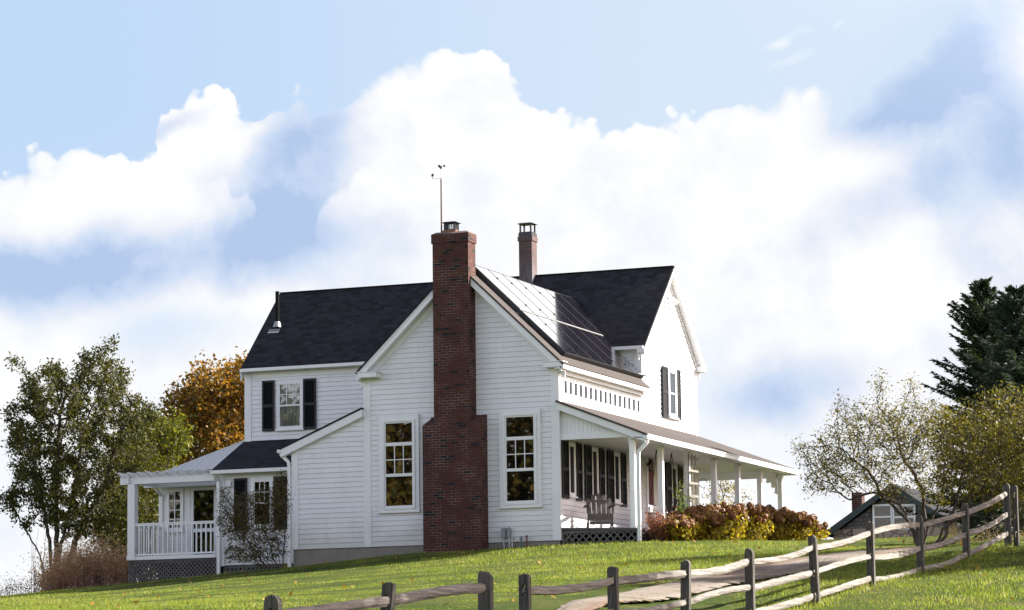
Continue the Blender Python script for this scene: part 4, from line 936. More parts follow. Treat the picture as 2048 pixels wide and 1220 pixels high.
# ------------------------------------------------------------------ things on and around the house
def chair(x, y, z, rz, label, m_=None, cat='chair', s=1.):
    t = empty('adirondack_chair', (x, y, z), label, cat); t.rotation_euler = (0, 0, rz); t.scale = (s, s, s)
    W_ = M[m_ or 'chair_wood']
    def part(name, m):
        o = m.build(name, W_, None); o.parent = t; return o
    # local: front faces -y
    slats = 5
    m = MB()
    for i in range(6):       # seat slats and the curved apron
        y0 = -.05+i*.10; z0 = .40-.10*(i/5)
        m.hexa([(-.29, y0, z0-.02), (.29, y0, z0-.02), (.29, y0+.088, z0-.035), (-.29, y0+.088, z0-.035), (-.29, y0, z0), (.29, y0, z0), (.29, y0+.088, z0-.015), (-.29, y0+.088, z0-.015)])
    m.build
    part('seat', m)
    m = MB()
    for i in range(3): m.box(-.29, .29, -.075+.004*i, -.052+.004*i, .385-.09*(i+1)+.002, .385-.09*i-.004)
    part('apron', m)
    for i in range(slats):
        k = i-(slats-1)/2; x0 = k*.118; sp = k*.022; top = .98-.035*k*k
        m = MB(); w0, w1 = .100, .108; yb, zb = .42, .30; yt = .42+.30*(top-.3)/.7
        n = 6; arc = [(sp+x0+w1/2*math.cos(a), math.sin(a)*.04) for a in [math.pi*j/n for j in range(n+1)]]
        P = [(x0-w0/2, yb, zb), (x0+w0/2, yb, zb)]+[(a, yt+b*.35, top-.04+b) for a, b in arc]
        m.prism(P, (0, .02, .006)); part('back_slat', m)
    for s_ in (-1, 1):
        m = MB(); m.box(s_*.30, s_*.335, -.06, .04, 0, .60); part('leg', m)
        m = MB(); m.hexa([(s_*.30, .04, .20), (s_*.325, .04, .20), (s_*.325, .78, -.0), (s_*.30, .78, -.0), (s_*.30, .04, .37), (s_*.325, .04, .37), (s_*.325, .82, .09), (s_*.30, .82, .09)] if s_ > 0 else
                         [(s_*.325, .04, .20), (s_*.30, .04, .20), (s_*.30, .78, -.0), (s_*.325, .78, -.0), (s_*.325, .04, .37), (s_*.30, .04, .37), (s_*.30, .82, .09), (s_*.325, .82, .09)]); part('leg', m)
        m = MB(); a0, a1 = sorted((s_*.27, s_*.41)); m.prism([(a0, -.12, .601), (a1-.02, -.12, .601), (a1, -.06, .601), (a1-.01, .25, .601), (a0+.05 if s_ > 0 else a1-.02, .62, .601), (a0, .62, .601)], (0, 0, .024)); part('arm', m)
        m = MB(); m.prism([(s_*.336, -.04, .60), (s_*.336, .06, .60), (s_*.336, -.0, .42)], (s_*.02, 0, 0)); part('arm_bracket', m)
    for zz, yy in ((.36, .465), (.74, .63)):
        m = MB(); m.box(-.29, .29, yy, yy+.03, zz, zz+.06); part('back_rail', m)
    return t
chair(6.10, .52, .272, R_(24), 'grey weathered slatted armchair with fan back at the front edge of the porch', s=.94)
chair(6.45, 4.05, .262, R_(-14), 'dark armchair further back on the porch, half hidden behind the reddish plant', 'dark_wood')
# porch swing on ropes
sw = empty('porch_swing', (6.3, 4.9, .262), 'white porch swing hanging on dark V-shaped ropes behind the porch posts', 'swing')
m = MB()
for i in range(5): m.box(6.05+i*.1, 6.135+i*.1, 4.3, 5.5, .62, .645)
m.box(6.04, 6.56, 4.32, 4.37, .58, .62); m.box(6.04, 6.56, 5.43, 5.48, .58, .62); m.build('seat', M['trim'], sw)
m = MB()
for i in range(11): m.box(6.02, 6.04, 4.34+i*.105, 4.40+i*.105, .66, 1.05)
m.box(6.0, 6.02, 4.3, 5.5, 1.05, 1.10); m.box(6.0, 6.02, 4.3, 5.5, .66, .71); m.build('backrest', M['trim'], sw)
for y in (4.22, 5.40):
    m = MB(); m.box(6.02, 6.56, y+.02-.03, y+.05, .86, .89); m.build('arm', M['trim'], sw)
    for x in (6.04, 6.56):
        m = MB(); m.tube((6.3, y, 2.5), (x, y, .64), .012, .012, 6); m.build('rope', M['black_metal'], sw)
# wooden trellis
tr = empty('ladder_trellis', (7.25, 4.3, .24), 'narrow wooden ladder trellis with five pale rungs standing against a porch post', 'trellis')
for i, y in enumerate((4.08, 4.36, 4.62)):
    m = MB(); m.bar((7.22, y, .2), (7.20, y+.02, 2.34), .022, .022); m.build('upright', M['lattice'] if i != 1 else M['rail_wood'], tr)
for z in (2.24, 1.92, 1.60, 1.27, .96, .62):
    m = MB(); m.bar((7.238, 3.98, z-.01), (7.238, 4.74, z+.01), .016, .06); m.build('rung', M['rail_wood'], tr)
# wind gauge on the chimney
an = empty('wind_gauge', (2.25, -.2, 7.7), 'thin rusty mast with wind cups and vane on the big brick chimney', 'weather gauge')
m = MB(); m.tube((2.25, -.2, 7.68), (2.25, -.2, 9.15), .022, .018, 8); m.build('mast', M['rust'], an)
m = MB(); m.tube((2.25, -.2, 9.15), (2.25, -.2, 9.43), .009, .009, 6); m.bar((2.02, -.2, 9.165), (2.25, -.2, 9.165), .010, .010); m.build('crossarm', M['gutter'], an)
m = MB(); m.tube((2.25, -.2, 9.40), (2.25, -.2, 9.47), .022, .030, 8)
for a in (20, 150, 265):
    d = Vector((math.cos(R_(a)), math.sin(R_(a)), 0))*.085; c = Vector((2.25, -.2, 9.47)); m.bar(c, c+d, .008, .008); t_ = Vector((-d.y, d.x, 0)).normalized()*.02; m.tube(c+d-t_, c+d+t_, .030, .010, 8)
m.build('wind_cups', M['black_metal'], an)
m = MB(); m.tube((2.02, -.2, 9.165), (2.02, -.2, 9.27), .007, .007, 6); m.prism([(1.99, -.2, 9.22), (2.05, -.2, 9.24), (2.04, -.2, 9.30), (1.985, -.2, 9.285)], (0, .02, 0)); m.build('vane', M['black_metal'], an)
# utility boxes and pipes by the right window
for i, (x0, x1, z0, z1, lab) in enumerate(((3.735, 3.845, .10, .345, 'grey meter box on the wall right beside the brick chimney'), (3.88, 3.965, .11, .355, 'slimmer grey enclosure just right of the meter box'))):
    t = empty('utility_box', ((x0+x1)/2, -.03, -.1), lab, 'utility box')
    m = MB(); m.box(x0, x1, -.13, -.034, z0, z1-.02); m.hexa([(x0, -.13, z1-.02), (x1, -.13, z1-.02), (x1, -.034, z1-.02), (x0, -.034, z1-.02), (x0+.03, -.11, z1), (x1-.03, -.11, z1), (x1-.03, -.034, z1), (x0+.03, -.034, z1)]); m.build('case', M['greybox'], t)
    m = MB(); xc = (x0+x1)/2; m.path([(xc, -.08, z0), (xc-.02 if i == 0 else xc+.015, -.08, .03), (xc+.01, -.08, -.2)], .02, 8); m.build('conduit', M['steel'], t)
t = empty('hose_pipe_riser', (3.93, -.08, -.15), 'pair of thin pale pipes rising below the slimmer grey enclosure', 'pipe')
for x in (3.93, 4.01): m = MB(); m.path([(x, -.09, .10), (x, -.09, -.2)], .018, 8); m.tube((x, -.09, .085), (x, -.09, .12), .026, .026, 8); m.build('pipe', M['steel'], t)
t = empty('water_tap', (4.25, -.1, -.15), 'grey-green outdoor tap on a short riser below the right window', 'tap')
m = MB(); m.tube((4.25, -.1, -.2), (4.25, -.1, .06), .018, .018, 8); m.build('riser', M['greenpipe'], t); m = MB(); m.tube((4.25, -.1, .06), (4.25, -.1, .11), .03, .03, 8); m.bar((4.20, -.1, .12), (4.30, -.1, .12), .02, .02); m.bar((4.25, -.1, .08), (4.25, -.17, .04), .03, .03); m.build('valve', M['greybox'], t)
t = empty('standpipe', (4.40, -.1, -.15), 'dark red standpipe right of the outdoor tap', 'pipe')
m = MB(); m.tube((4.40, -.1, -.2), (4.40, -.1, .12), .017, .017, 8); m.build('pipe', M['redpipe'], t); m = MB(); m.tube((4.40, -.1, .10), (4.40, -.1, .145), .028, .022, 8); m.bar((4.40, -.1, .12), (4.40, -.17, .10), .022, .022); m.build('spigot', M['redpipe'], t)

# ------------------------------------------------------------------ cottage beyond the drive
DC = 112.
def cp(u, v, dy=0.): 
    p = at(u, v, DC); return p
c0 = at(1653, 1075, DC); yC = c0[1]
def cx_(u, v):      # where a sight line meets the cottage's front wall plane
    r = _f+RX*(u-1024)/FPX-UX*(v-610)/FPX; k = (yC-CAM[1])/r[1]; return (CAM+r*k)
pe = cx_(1657, 1068); pk = cx_(1788, 974); pb = cx_(1740, 1090)
xk = pk[0]; xl = pe[0]; xr = 2*xk-xl; zk = pk[2]; ze = pe[2]; zg = g1(xk, yC)-.3
cot = empty('cottage', (xk, yC, zg), 'small grey-shingled cottage with a dark green trimmed roof behind the bare tree on the right', 'cottage')
def cedar(n, b):
    uv = uvco(n); br = n.n('ShaderNodeTexBrick', offset=.4); n.put(br.inputs['Vector'], uv); br.inputs['Color1'].default_value = (.10, .088, .085, 1); br.inputs['Color2'].default_value = (.19, .17, .165, 1); br.inputs['Mortar'].default_value = (.06, .05, .05, 1)
    br.inputs['Scale'].default_value = 1; br.inputs['Brick Width'].default_value = .16; br.inputs['Row Height'].default_value = .15; br.inputs['Mortar Size'].default_value = .012
    n.put(b.inputs['Base Color'], br.outputs[0]); bump(n, b, br.outputs['Fac'], .02)
M['cedar'] = mat('cedar shingles', rough=.9, fn=cedar)
M['green_trim'] = mat('dark green trim', (.004, .018, .019), .5)
def stone(n, b):
    p = geo_pos(n); v = n.n('ShaderNodeTexVoronoi', feature='DISTANCE_TO_EDGE'); n.put(v.inputs['Vector'], n.v('MULTIPLY', p, (1.8, 1.8, 3.0))); v.inputs['Scale'].default_value = 1.3
    v2 = n.n('ShaderNodeTexVoronoi'); n.put(v2.inputs['Vector'], n.v('MULTIPLY', p, (1.8, 1.8, 3.0))); v2.inputs['Scale'].default_value = 1.3
    c = n.mix(n.noise(v2.outputs['Position'], 9, 1), (.12, .09, .07), (.45, .36, .28)); c = n.mix(n.smooth(v.outputs[0], .06, .02), c, (.05, .04, .035))
    n.put(b.inputs['Base Color'], c); bump(n, b, v.outputs[0], .05)
M['stone'] = mat('fieldstone', rough=.9, fn=stone)
yb2 = yC+7
def cbuild(name, m, mm, par=None): return m.build(name, M[mm], par or cot)
zf = zg+.85
m = MB(); m.prism([(xl+.25, yC, zf), (xr-.25, yC, zf), (xr-.25, yC, ze), (xk, yC, zk-.12), (xl+.25, yC, ze)], (0, 7, 0)); cbuild('wall', m, 'cedar')
m = MB(); m.box(xl+.20, xr-.20, yC-.06, yb2, zg-1, zf-.002); cbuild('foundation', m, 'stone')
for s_, xe in ((1, xl), (-1, xr)):
    m = MB(); m.prism([(xe-.02*s_, yC-.35, ze-.10), (xk, yC-.35, zk), (xk, yC-.35, zk+.10), (xe-.12*s_, yC-.35, ze-.02)], (0, 7.7, 0)); r = cbuild('roof', m, 'shingle')
    m = MB(); m.prism([(xe-.02*s_, yC-.38, ze-.20), (xk, yC-.38, zk-.10), (xk, yC-.38, zk+.11), (xe-.13*s_, yC-.38, ze+.0)], (0, .028, 0)); cbuild('rake_board', m, 'green_trim')
pc0, pc1 = cx_(1686, 1035), cx_(1705, 980)
m = MB(); m.box(pc0[0], pc1[0], yC+1.2, yC+1.6, pc0[2]-.5, pc1[2]); cbuild('chimney', m, 'brick')
for u0, u1 in ((1751, 1782), (1790, 1828)):
    a, b = cx_(u0, 1056), cx_(u1, 1012); m = MB(); t_ = .07
    m.box(a[0]-t_, a[0], yC-.09, yC-.01, a[2]-t_, b[2]+t_); m.box(b[0], b[0]+t_, yC-.09, yC-.01, a[2]-t_, b[2]+t_); m.box(a[0], b[0], yC-.09, yC-.01, b[2], b[2]+t_); m.box(a[0], b[0], yC-.09, yC-.01, a[2]-t_, a[2]); m.box(a[0], b[0], yC-.085, yC-.01, (a[2]+b[2])/2-.03, (a[2]+b[2])/2+.03); w_ = cbuild('window', m, 'trim')
    m = MB(); m.box(a[0], b[0], yC-.03, yC-.02, a[2], b[2]); m.build('dark_backing', M['interior'], w_); m = MB(); m.poly([(a[0], yC-.05, a[2]), (b[0], yC-.05, a[2]), (b[0], yC-.05, b[2]), (a[0], yC-.05, b[2])]); m.build('pane', M['glass_dull'], w_)
# ------------------------------------------------------------------ vegetation
def leafquads(C_, smin, smax, g, flat=1., asp=.5, droop=0.):
    n = len(C_); s = g.uniform(smin, smax, n)[:, None]
    a = g.normal(size=(n, 3)); a[:, 2] = a[:, 2]*flat-droop; a /= np.linalg.norm(a, axis=1)[:, None]
    b = g.normal(size=(n, 3)); b[:, 2] *= flat; b -= (b*a).sum(1)[:, None]*a; b /= np.linalg.norm(b, axis=1)[:, None]
    V = np.empty((n, 4, 3)); V[:, 0] = C_-a*s/2; V[:, 1] = C_+b*s*asp/2-a*s*.05; V[:, 2] = C_+a*s/2; V[:, 3] = C_-b*s*asp/2-a*s*.05
    return V.reshape(-1, 3), np.arange(4*n).reshape(n, 4)
def tubes(P0, P1, R0, R1, k=4):
    P0, P1 = np.asarray(P0, float), np.asarray(P1, float); R0, R1 = np.asarray(R0, float), np.asarray(R1, float); n = len(P0); d = P1-P0; L = np.linalg.norm(d, axis=1, keepdims=True); d = d/np.maximum(L, 1e-9)
    h = np.where(np.abs(d[:, 2:3]) < .9, np.array([[0, 0, 1.]]), np.array([[1., 0, 0]])); u = np.cross(d, h); u /= np.linalg.norm(u, axis=1, keepdims=True); t = np.cross(d, u)
    V = np.empty((n, 2*k, 3))
    for i in range(k):
        a = 2*math.pi*i/k; o = u*math.cos(a)+t*math.sin(a); V[:, i] = P0+o*R0[:, None]; V[:, k+i] = P1+o*R1[:, None]
    F = np.array([[i, (i+1) % k, k+(i+1) % k, k+i] for i in range(k)]); F = (np.arange(n)[:, None, None]*2*k+F[None]).reshape(-1, 4)
    return V.reshape(-1, 3), F
def join(*vf):
    V = []; F = []; o = 0
    for v, f in vf: V.append(v); F.append(f+o); o += len(v)
    return np.concatenate(V), np.concatenate(F)
def colonize(att, roots, step=.18, dk=.3, di=3., iters=160, bias=(0, 0, .0), seed=0, jit=.12):
    g = np.random.default_rng(seed)
    nodes = [np.array(r, float) for r in roots[0]]; par = list(roots[1]); att = att.copy(); NN = np.array(nodes)
    best = np.full(len(att), 1e9); who = np.zeros(len(att), int); start = 0; kids = {}
    for it in range(iters):
        new = NN[start:]
        if len(new):
            d = np.linalg.norm(att[:, None]-new[None], axis=2); j = d.argmin(1); dm = d[np.arange(len(att)), j]
            b = dm < best; best[b] = dm[b]; who[b] = j[b]+start
        keep = best > dk; att, best, who = att[keep], best[keep], who[keep]
        if not len(att): break
        start = len(NN); ok = best < di
        if not ok.any(): ok = best < best.min()*1.2
        idx = np.unique(who[ok]); add = []; ap = []
        for i in idx:
            q = att[ok & (who == i)]-NN[i]; q /= np.linalg.norm(q, axis=1)[:, None]; v = q.mean(0)+np.array(bias)+g.normal(size=3)*jit
            l = np.linalg.norm(v)
            if l < .05: v = q[0]; l = 1
            p = NN[i]+v/l*step
            if kids.get(i, 0) > 5: 
                continue
            kids[i] = kids.get(i, 0)+1; add.append(p); ap.append(i)
        if not add: break
        NN = np.concatenate([NN, np.array(add)]); par += ap
    return NN, np.array(par)
def skeleton(att, roots, r_tip=.006, r_max=.12, power=2.3, k=5, **kw):
    NN, par = colonize(att, roots, **kw); n = len(NN); w_ = np.zeros(n); ch = np.zeros(n, int)
    for i in range(n-1, 0, -1):
        if par[i] >= 0: ch[par[i]] += 1
    for i in range(n-1, -1, -1):
        if ch[i] == 0: w_[i] = max(w_[i], 1)
        if par[i] >= 0: w_[par[i]] += w_[i]
    r = r_tip*w_**(1/power); r *= min(1, r_max/r.max()) if r.max() > r_max else 1; r = np.maximum(r, r_tip*.8)
    e = np.where(par >= 0)[0]; V, F = tubes(NN[par[e]], NN[e], np.minimum(r[par[e]], r[e]*1.6), r[e], k)
    return NN, par, r, w_, V, F
def chain(p, q, n, wob=.05, seed=0):
    g = np.random.default_rng(seed); p, q = np.array(p, float), np.array(q, float); out = [p+(q-p)*i/n for i in range(n+1)]
    o = np.zeros(3)
    for i in range(1, n): o = o*.6+g.normal(size=3)*wob; out[i] = out[i]+o
    return out
def ellpts(lst, d, n, thick, g):
    A = np.array([l[2]*l[3] for l in lst], float); c = g.multinomial(n, A/A.sum()); out = []
    for (u, v, ru, rv), k in zip(lst, c):
        q = g.normal(size=(k, 3)); q /= np.linalg.norm(q, axis=1)[:, None]; q *= g.uniform(0, 1, k)[:, None]**(1/2.4)
        out += [at(u+a*ru, v-c_*rv, d+b*thick*min(1., (ru+rv)/160)) for a, b, c_ in q]
    return np.array(out)
def roots_from(paths):
    N_ = []; P_ = []
    for p in paths:
        for i, q in enumerate(p): N_.append(q); P_.append(-1 if i == 0 else len(N_)-2)
    return N_, P_
def plant(name, base, label, cat, group=None): return empty(name, tuple(base), label, cat, group)
def ground_px(u, v, d):
    p = at(u, v, d); p[2] = g1(p[0], p[1]); return p
def tree(name, label, crown, d, thick, natt, trunks, leafm, barkm, nleaf, lsize, seed, rtip=.007, rmax=.12, step=.18, dk=.28, spread=.16, twigs=True, asp=.5, maxw=4, cat='tree', group=None, jit=.12, flat=1., drop=0., sink=.1, twk=1.6):
    g = np.random.default_rng(seed); att = ellpts(crown, d, natt, thick, g)
    paths = []
    for t in trunks:
        pts = [at(*p) if len(p) == 3 else at(p[0], p[1], d) for p in t]; b = pts[0]; b[2] = min(b[2], g1(b[0], b[1])-sink)
        full = []
        for a, c in zip(pts, pts[1:]):
            k = max(2, int(np.linalg.norm(c-a)/step)); full += chain(a, c, k, .02, seed)[:-1]
        full.append(pts[-1]); paths.append(full)
    NN, par, r, w_, V, F = skeleton(att, roots_from(paths), r_tip=rtip, r_max=rmax, step=step, dk=dk, seed=seed, jit=jit)
    b = paths[0][0]; root = plant(name, (b[0], b[1], g1(b[0], b[1])), label, cat, group)
    tips = np.where(w_ <= maxw)[0]; tips = tips[tips >= sum(len(p) for p in paths)] if len(tips) > 50 else tips
    # twigs
    TW = []
    if twigs:
        k = g.choice(tips, int(len(tips)*twk)); q = NN[k]; dd = g.normal(size=(len(k), 3))*spread*1.1; dd[:, 2] += spread*.3; TW = [tubes(q, q+dd, np.full(len(k), rtip*.75), np.full(len(k), rtip*.4), 3)]
        TV, TF = TW[0]
    if twigs: V, F = tubes(NN[par[np.where(par >= 0)[0]]], NN[np.where(par >= 0)[0]], np.minimum(r[par[np.where(par >= 0)[0]]], r[np.where(par >= 0)[0]]*1.6), r[np.where(par >= 0)[0]], 5); T4 = tubes(q, q+dd, np.full(len(k), rtip*.75), np.full(len(k), rtip*.4), 4); V, F = join((V, F), T4)
    npmesh('trunk', V, F, M[barkm], root)
    if nleaf:
        k = g.choice(tips, nleaf); c = NN[k]+g.normal(size=(nleaf, 3))*spread; c[:, 2] -= drop
        LV, LF = leafquads(c, *lsize, g, asp=asp, flat=flat); npmesh('crown', LV, LF, M[leafm], root)
    return root
M['l_juniper'] = leafmat('juniper foliage', [(.014, .020, .005), (.036, .044, .009), (.075, .076, .013), (.14, .125, .022)], .3, .6)
M['l_olive'] = leafmat('olive foliage', [(.032, .036, .009), (.075, .072, .014), (.14, .12, .024), (.21, .165, .04)], .4)
M['l_yellowgreen'] = leafmat('yellow green foliage', [(.03, .045, .006), (.07, .085, .010), (.12, .125, .016), (.19, .17, .025)], .35)
M['l_orange'] = leafmat('autumn orange foliage', [(.035, .038, .009), (.10, .065, .012), (.20, .095, .014), (.30, .15, .02), (.10, .09, .015), (.05, .055, .01)], .35, clump=.9)
M['l_mixed'] = leafmat('mixed autumn foliage', [(.035, .045, .010), (.09, .09, .015), (.16, .12, .02), (.22, .14, .025), (.08, .09, .015)], .3, clump=.6)
M['l_crab'] = leafmat('thin autumn foliage', [(.040, .042, .012), (.095, .090, .020), (.17, .145, .032), (.25, .19, .05)], .4)
M['l_shrub'] = leafmat('brown green foliage', [(.030, .028, .010), (.075, .065, .018), (.13, .105, .028), (.18, .13, .04)], .35)
M['l_hyd'] = leafmat('hydrangea leaves', [(.05, .055, .01), (.11, .10, .014), (.22, .17, .02), (.40, .30, .03), (.20, .10, .025)], .45, clump=2.2)
M['l_head'] = leafmat('dried hydrangea heads', [(.075, .034, .015), (.16, .070, .026), (.26, .12, .045), (.38, .21, .09)], .12, clump=2.)
M['l_red'] = leafmat('reddish leaves', [(.07, .02, .012), (.20, .055, .03), (.34, .12, .06), (.15, .10, .04)], .4)
M['l_green'] = leafmat('fresh green leaves', [(.04, .08, .01), (.09, .15, .015), (.17, .22, .03)], .45)
M['l_yellow'] = leafmat('yellow leaves', [(.06, .07, .015), (.13, .13, .02), (.28, .21, .03), (.22, .11, .03)], .4)
M['l_spruce'] = leafmat('spruce needles', [(.008, .018, .008), (.018, .034, .016), (.032, .052, .024), (.055, .078, .035)], .15, .7)
M['l_spruce_b'] = leafmat('blue spruce needles', [(.016, .032, .020), (.034, .056, .038), (.058, .086, .060), (.09, .12, .08)], .15, .7)
M['straw'] = leafmat('dry straw', [(.16, .12, .06), (.30, .23, .13), (.42, .34, .21)], .3)
M['litter'] = leafmat('fallen leaves', [(.16, .07, .02), (.30, .15, .03), (.34, .26, .05), (.10, .05, .03)], .2, clump=6.)

tree('juniper_tree', 'tall dark green many-stemmed tree with bare lower stems at the left edge',
     [(120, 790, 85, 75), (225, 770, 35, 60), (195, 725, 35, 38), (225, 690, 16, 20), (60, 770, 22, 30), (165, 880, 120, 110), (55, 880, 50, 90), (250, 880, 75, 100), (60, 980, 52, 75), (140, 990, 85, 70), (230, 990, 60, 85), (20, 830, 20, 30), (15, 1005, 25, 32), (290, 830, 38, 35), (25, 720, 12, 20), (255, 745, 12, 20), (200, 1060, 60, 40), (245, 1060, 40, 45), (165, 1040, 70, 35), (290, 1020, 45, 70)], 92, 2.4, 2300,
     [[(104, 1195), (100, 1100), (85, 1000), (60, 900)], [(108, 1195), (120, 1090), (150, 980), (165, 870)], [(115, 1195), (150, 1080), (205, 980), (235, 880)], [(98, 1195), (80, 1110), (40, 1040)], [(110, 1195), (112, 1080), (112, 940), (120, 840)]],
     'l_juniper', 'bark', 42000, (.06, .15), 21, rtip=.009, rmax=.16, step=.16, dk=.24, spread=.095, asp=.45)
tree('juniper_tree', 'lower yellowish green bushy tree between the dark left tree and the white pergola',
     [(300, 900, 60, 75), (345, 880, 38, 60), (270, 990, 60, 90), (320, 1000, 60, 90), (280, 1090, 55, 60), (220, 1060, 40, 60)], 98, 2.2, 900,
     [[(285, 1165), (285, 1080), (300, 980)], [(290, 1165), (320, 1060), (340, 960)]], 'l_yellowgreen', 'bark', 17000, (.10, .21), 22, rtip=.009, rmax=.12, dk=.26, spread=.17)
tree('autumn_tree', 'orange and green autumn tree behind the left end of the house',
     [(430, 790, 70, 70), (480, 770, 40, 55), (385, 830, 60, 60), (350, 800, 30, 28), (430, 870, 90, 70), (360, 900, 50, 60), (520, 790, 60, 60), (470, 850, 60, 70)], 106, 2.6, 1300,
     [[(430, 1130), (425, 1000), (430, 880)], [(430, 1130), (400, 990), (380, 880)], [(430, 1130), (470, 960), (480, 850)]], 'l_orange', 'bark', 17000, (.10, .20), 23, rtip=.009, rmax=.18, dk=.27, spread=.20, asp=.6)
tree('crab_apple_tree', 'bare twisted apple tree with sparse yellowing leaves spreading over the cottage',
     [(1650, 925, 62, 42), (1625, 900, 45, 30), (1712, 865, 75, 50), (1790, 850, 85, 50), (1700, 950, 90, 45), (1780, 920, 90, 65), (1855, 870, 70, 75), (1640, 975, 40, 22), (1760, 770, 18, 35), (1822, 770, 12, 35), (1690, 815, 35, 22), (1860, 960, 60, 50)], 68, 1.7, 1900,
     [[(1838, 1105), (1828, 1060), (1800, 1010), (1745, 985), (1700, 1000)], [(1842, 1105), (1850, 1040), (1845, 980), (1800, 900)], [(1846, 1105), (1858, 1050), (1885, 1000), (1890, 930)], [(1840, 1105), (1815, 1040), (1770, 1000), (1735, 940)]],
     'l_crab', 'twig_dark', 11000, (.035, .08), 31, rtip=.0048, rmax=.085, step=.11, dk=.17, spread=.10, asp=.5)
tree('leaning_tree', 'leaning tree with dense small olive leaves in front of the spruces',
     [(1950, 880, 85, 75), (2030, 850, 90, 80), (1925, 950, 60, 55), (1990, 960, 80, 65), (2110, 880, 110, 110), (2190, 900, 90, 120), (2060, 970, 80, 70), (1890, 870, 40, 60)], 66, 2.0, 1900,
     [[(1862, 1098), (1885, 1058), (1925, 1020), (1990, 980)], [(1870, 1098), (1900, 1040), (1920, 960)], [(2130, 1100), (2120, 1000), (2100, 920)]],
     'l_olive', 'twig_dark', 19000, (.045, .10), 32, rtip=.005, rmax=.10, step=.13, dk=.19, spread=.13)
tree('young_yellow_tree', 'thin yellow and green young tree seen through the porch posts', [(1440, 985, 26, 45), (1460, 1000, 30, 45), (1425, 1000, 14, 50), (1492, 1000, 18, 20)], 100, .8, 260,
     [[(1445, 1110), (1445, 1010)]], 'l_yellow', 'twig_dark', 650, (.06, .12), 33, rtip=.007, rmax=.05, dk=.22, spread=.14)
tree('bare_shrub', 'dark twiggy shrub with sparse brown leaves in front of the ell window',
     [(545, 1010, 38, 50), (500, 1010, 45, 30), (560, 985, 18, 45), (500, 1060, 55, 45), (470, 1040, 38, 40), (450, 1000, 16, 30), (545, 1085, 34, 45), (480, 1105, 40, 25), (525, 1110, 45, 25)], 77.6, .5, 2600,
     [[(560, 1142), (558, 1100), (550, 1050)], [(556, 1142), (540, 1090), (520, 1040)], [(552, 1144), (520, 1105), (485, 1070)], [(548, 1144), (505, 1118), (465, 1095)], [(564, 1140), (570, 1080), (566, 1020)], [(545, 1144), (500, 1090), (470, 1050)], [(558, 1144), (535, 1110), (530, 1070)], [(562, 1144), (550, 1120), (500, 1110)]],
     'l_shrub', 'twig_dark', 7500, (.03, .07), 34, rtip=.0042, rmax=.018, step=.07, dk=.09, spread=.06, cat='shrub', asp=.55, twk=4.)
# spruces
def spruce(label, u, vtop, vbase, d, wid, leafm, seed, dens=1.):
    g = np.random.default_rng(seed); b = at(u, vbase, d); b[2] = g1(b[0], b[1]); tp = at(u, vtop, d); H_ = tp[2]-b[2]
    root = plant('spruce_tree', b, label, 'tree', 'spruces at the right edge'); base = np.array([b[0], b[1], b[2]])
    tv = tubes([base+[0, 0, -.2], base+[0, 0, H_*.6]], [base+[0, 0, H_*.6], base+[0, 0, H_-.05]], [.16, .07], [.07, .012], 7); npmesh('trunk', *tv, M['bark'], root)
    BP0 = []; BP1 = []; R0 = []; R1 = []; C_ = []; A_ = []
    z = .12*H_
    while z < H_*.985:
        t = z/H_; L = wid*(1-t)**.52*min(1, .35+(1-t)*5)*g.uniform(.72, 1.15)+.07; k = int(g.integers(5, 8)*(1 if t < .9 else .7)) 
        for i in range(k):
            a = g.uniform(0, 2*math.pi); l = L*g.uniform(.65, 1.12); dr = np.array([math.cos(a), math.sin(a), 0.]); n = 9
            pitch = .75*t**2-.32*(1-t)+g.normal(0, .08); prev = base+[0, 0, z]
            for j in range(1, n+1):
                s_ = j/n; p = base+[0, 0, z]+dr*l*s_+np.array([0, 0, l*(pitch*s_+.30*s_*s_*(1-t*.5))]); BP0.append(prev); BP1.append(p); R0.append(.02*(1-s_)*(1-t)+.006); R1.append(.02*(1-s_)*(1-t)+.004)
                m_ = int(13*dens*(1-.45*s_))+3; q = p+(prev-p)*g.uniform(size=(m_, 1)); side = np.cross(dr, [0, 0, 1.])
                wspan = l*.34*(1-s_)+.07; o = g.uniform(-1, 1, (m_, 1))*wspan; q = q+side*o+np.array([0, 0, 1.])*(-np.abs(o)*.35-g.uniform(0, .10, (m_, 1))*(1-t))
                C_.append(q); A_.append(dr*g.uniform(.3, 1, (m_, 1))+side*np.sign(o)*.7+np.array([0, 0, -.45*(1-t)+.35*t]))
                prev = p
        z += g.uniform(.12, .20)
    npmesh('branches', *tubes(BP0, BP1, R0, R1, 4), M['bark'], root)
    C_ = np.concatenate(C_); A_ = np.concatenate(A_)+g.normal(size=C_.shape)*.28; A_ /= np.linalg.norm(A_, axis=1)[:, None]; n = len(C_)
    b_ = g.normal(size=(n, 3)); b_ -= (b_*A_).sum(1)[:, None]*A_; b_ /= np.linalg.norm(b_, axis=1)[:, None]; s_ = g.uniform(.10, .20, n)[:, None]
    V = np.empty((n, 4, 3)); V[:, 0] = C_-A_*s_*.4; V[:, 1] = C_+b_*.022; V[:, 2] = C_+A_*s_*.7; V[:, 3] = C_-b_*.022
    npmesh('crown', V.reshape(-1, 3), np.arange(4*n).reshape(n, 4), M[leafm], root)
spruce('dark green spruce with ragged drooping branches, the left one of the two tall spruces', 1982, 548, 1085, 84, 2.0, 'l_spruce', 41, 1.9)
spruce('blue-green spruce cut by the right edge of the photo', 2050, 556, 1085, 80, 1.95, 'l_spruce_b', 42, 1.9)
spruce('low dark young spruce under the leaning tree beside the end of the fence', 1990, 960, 1085, 74, 1.1, 'l_spruce', 43, .8)

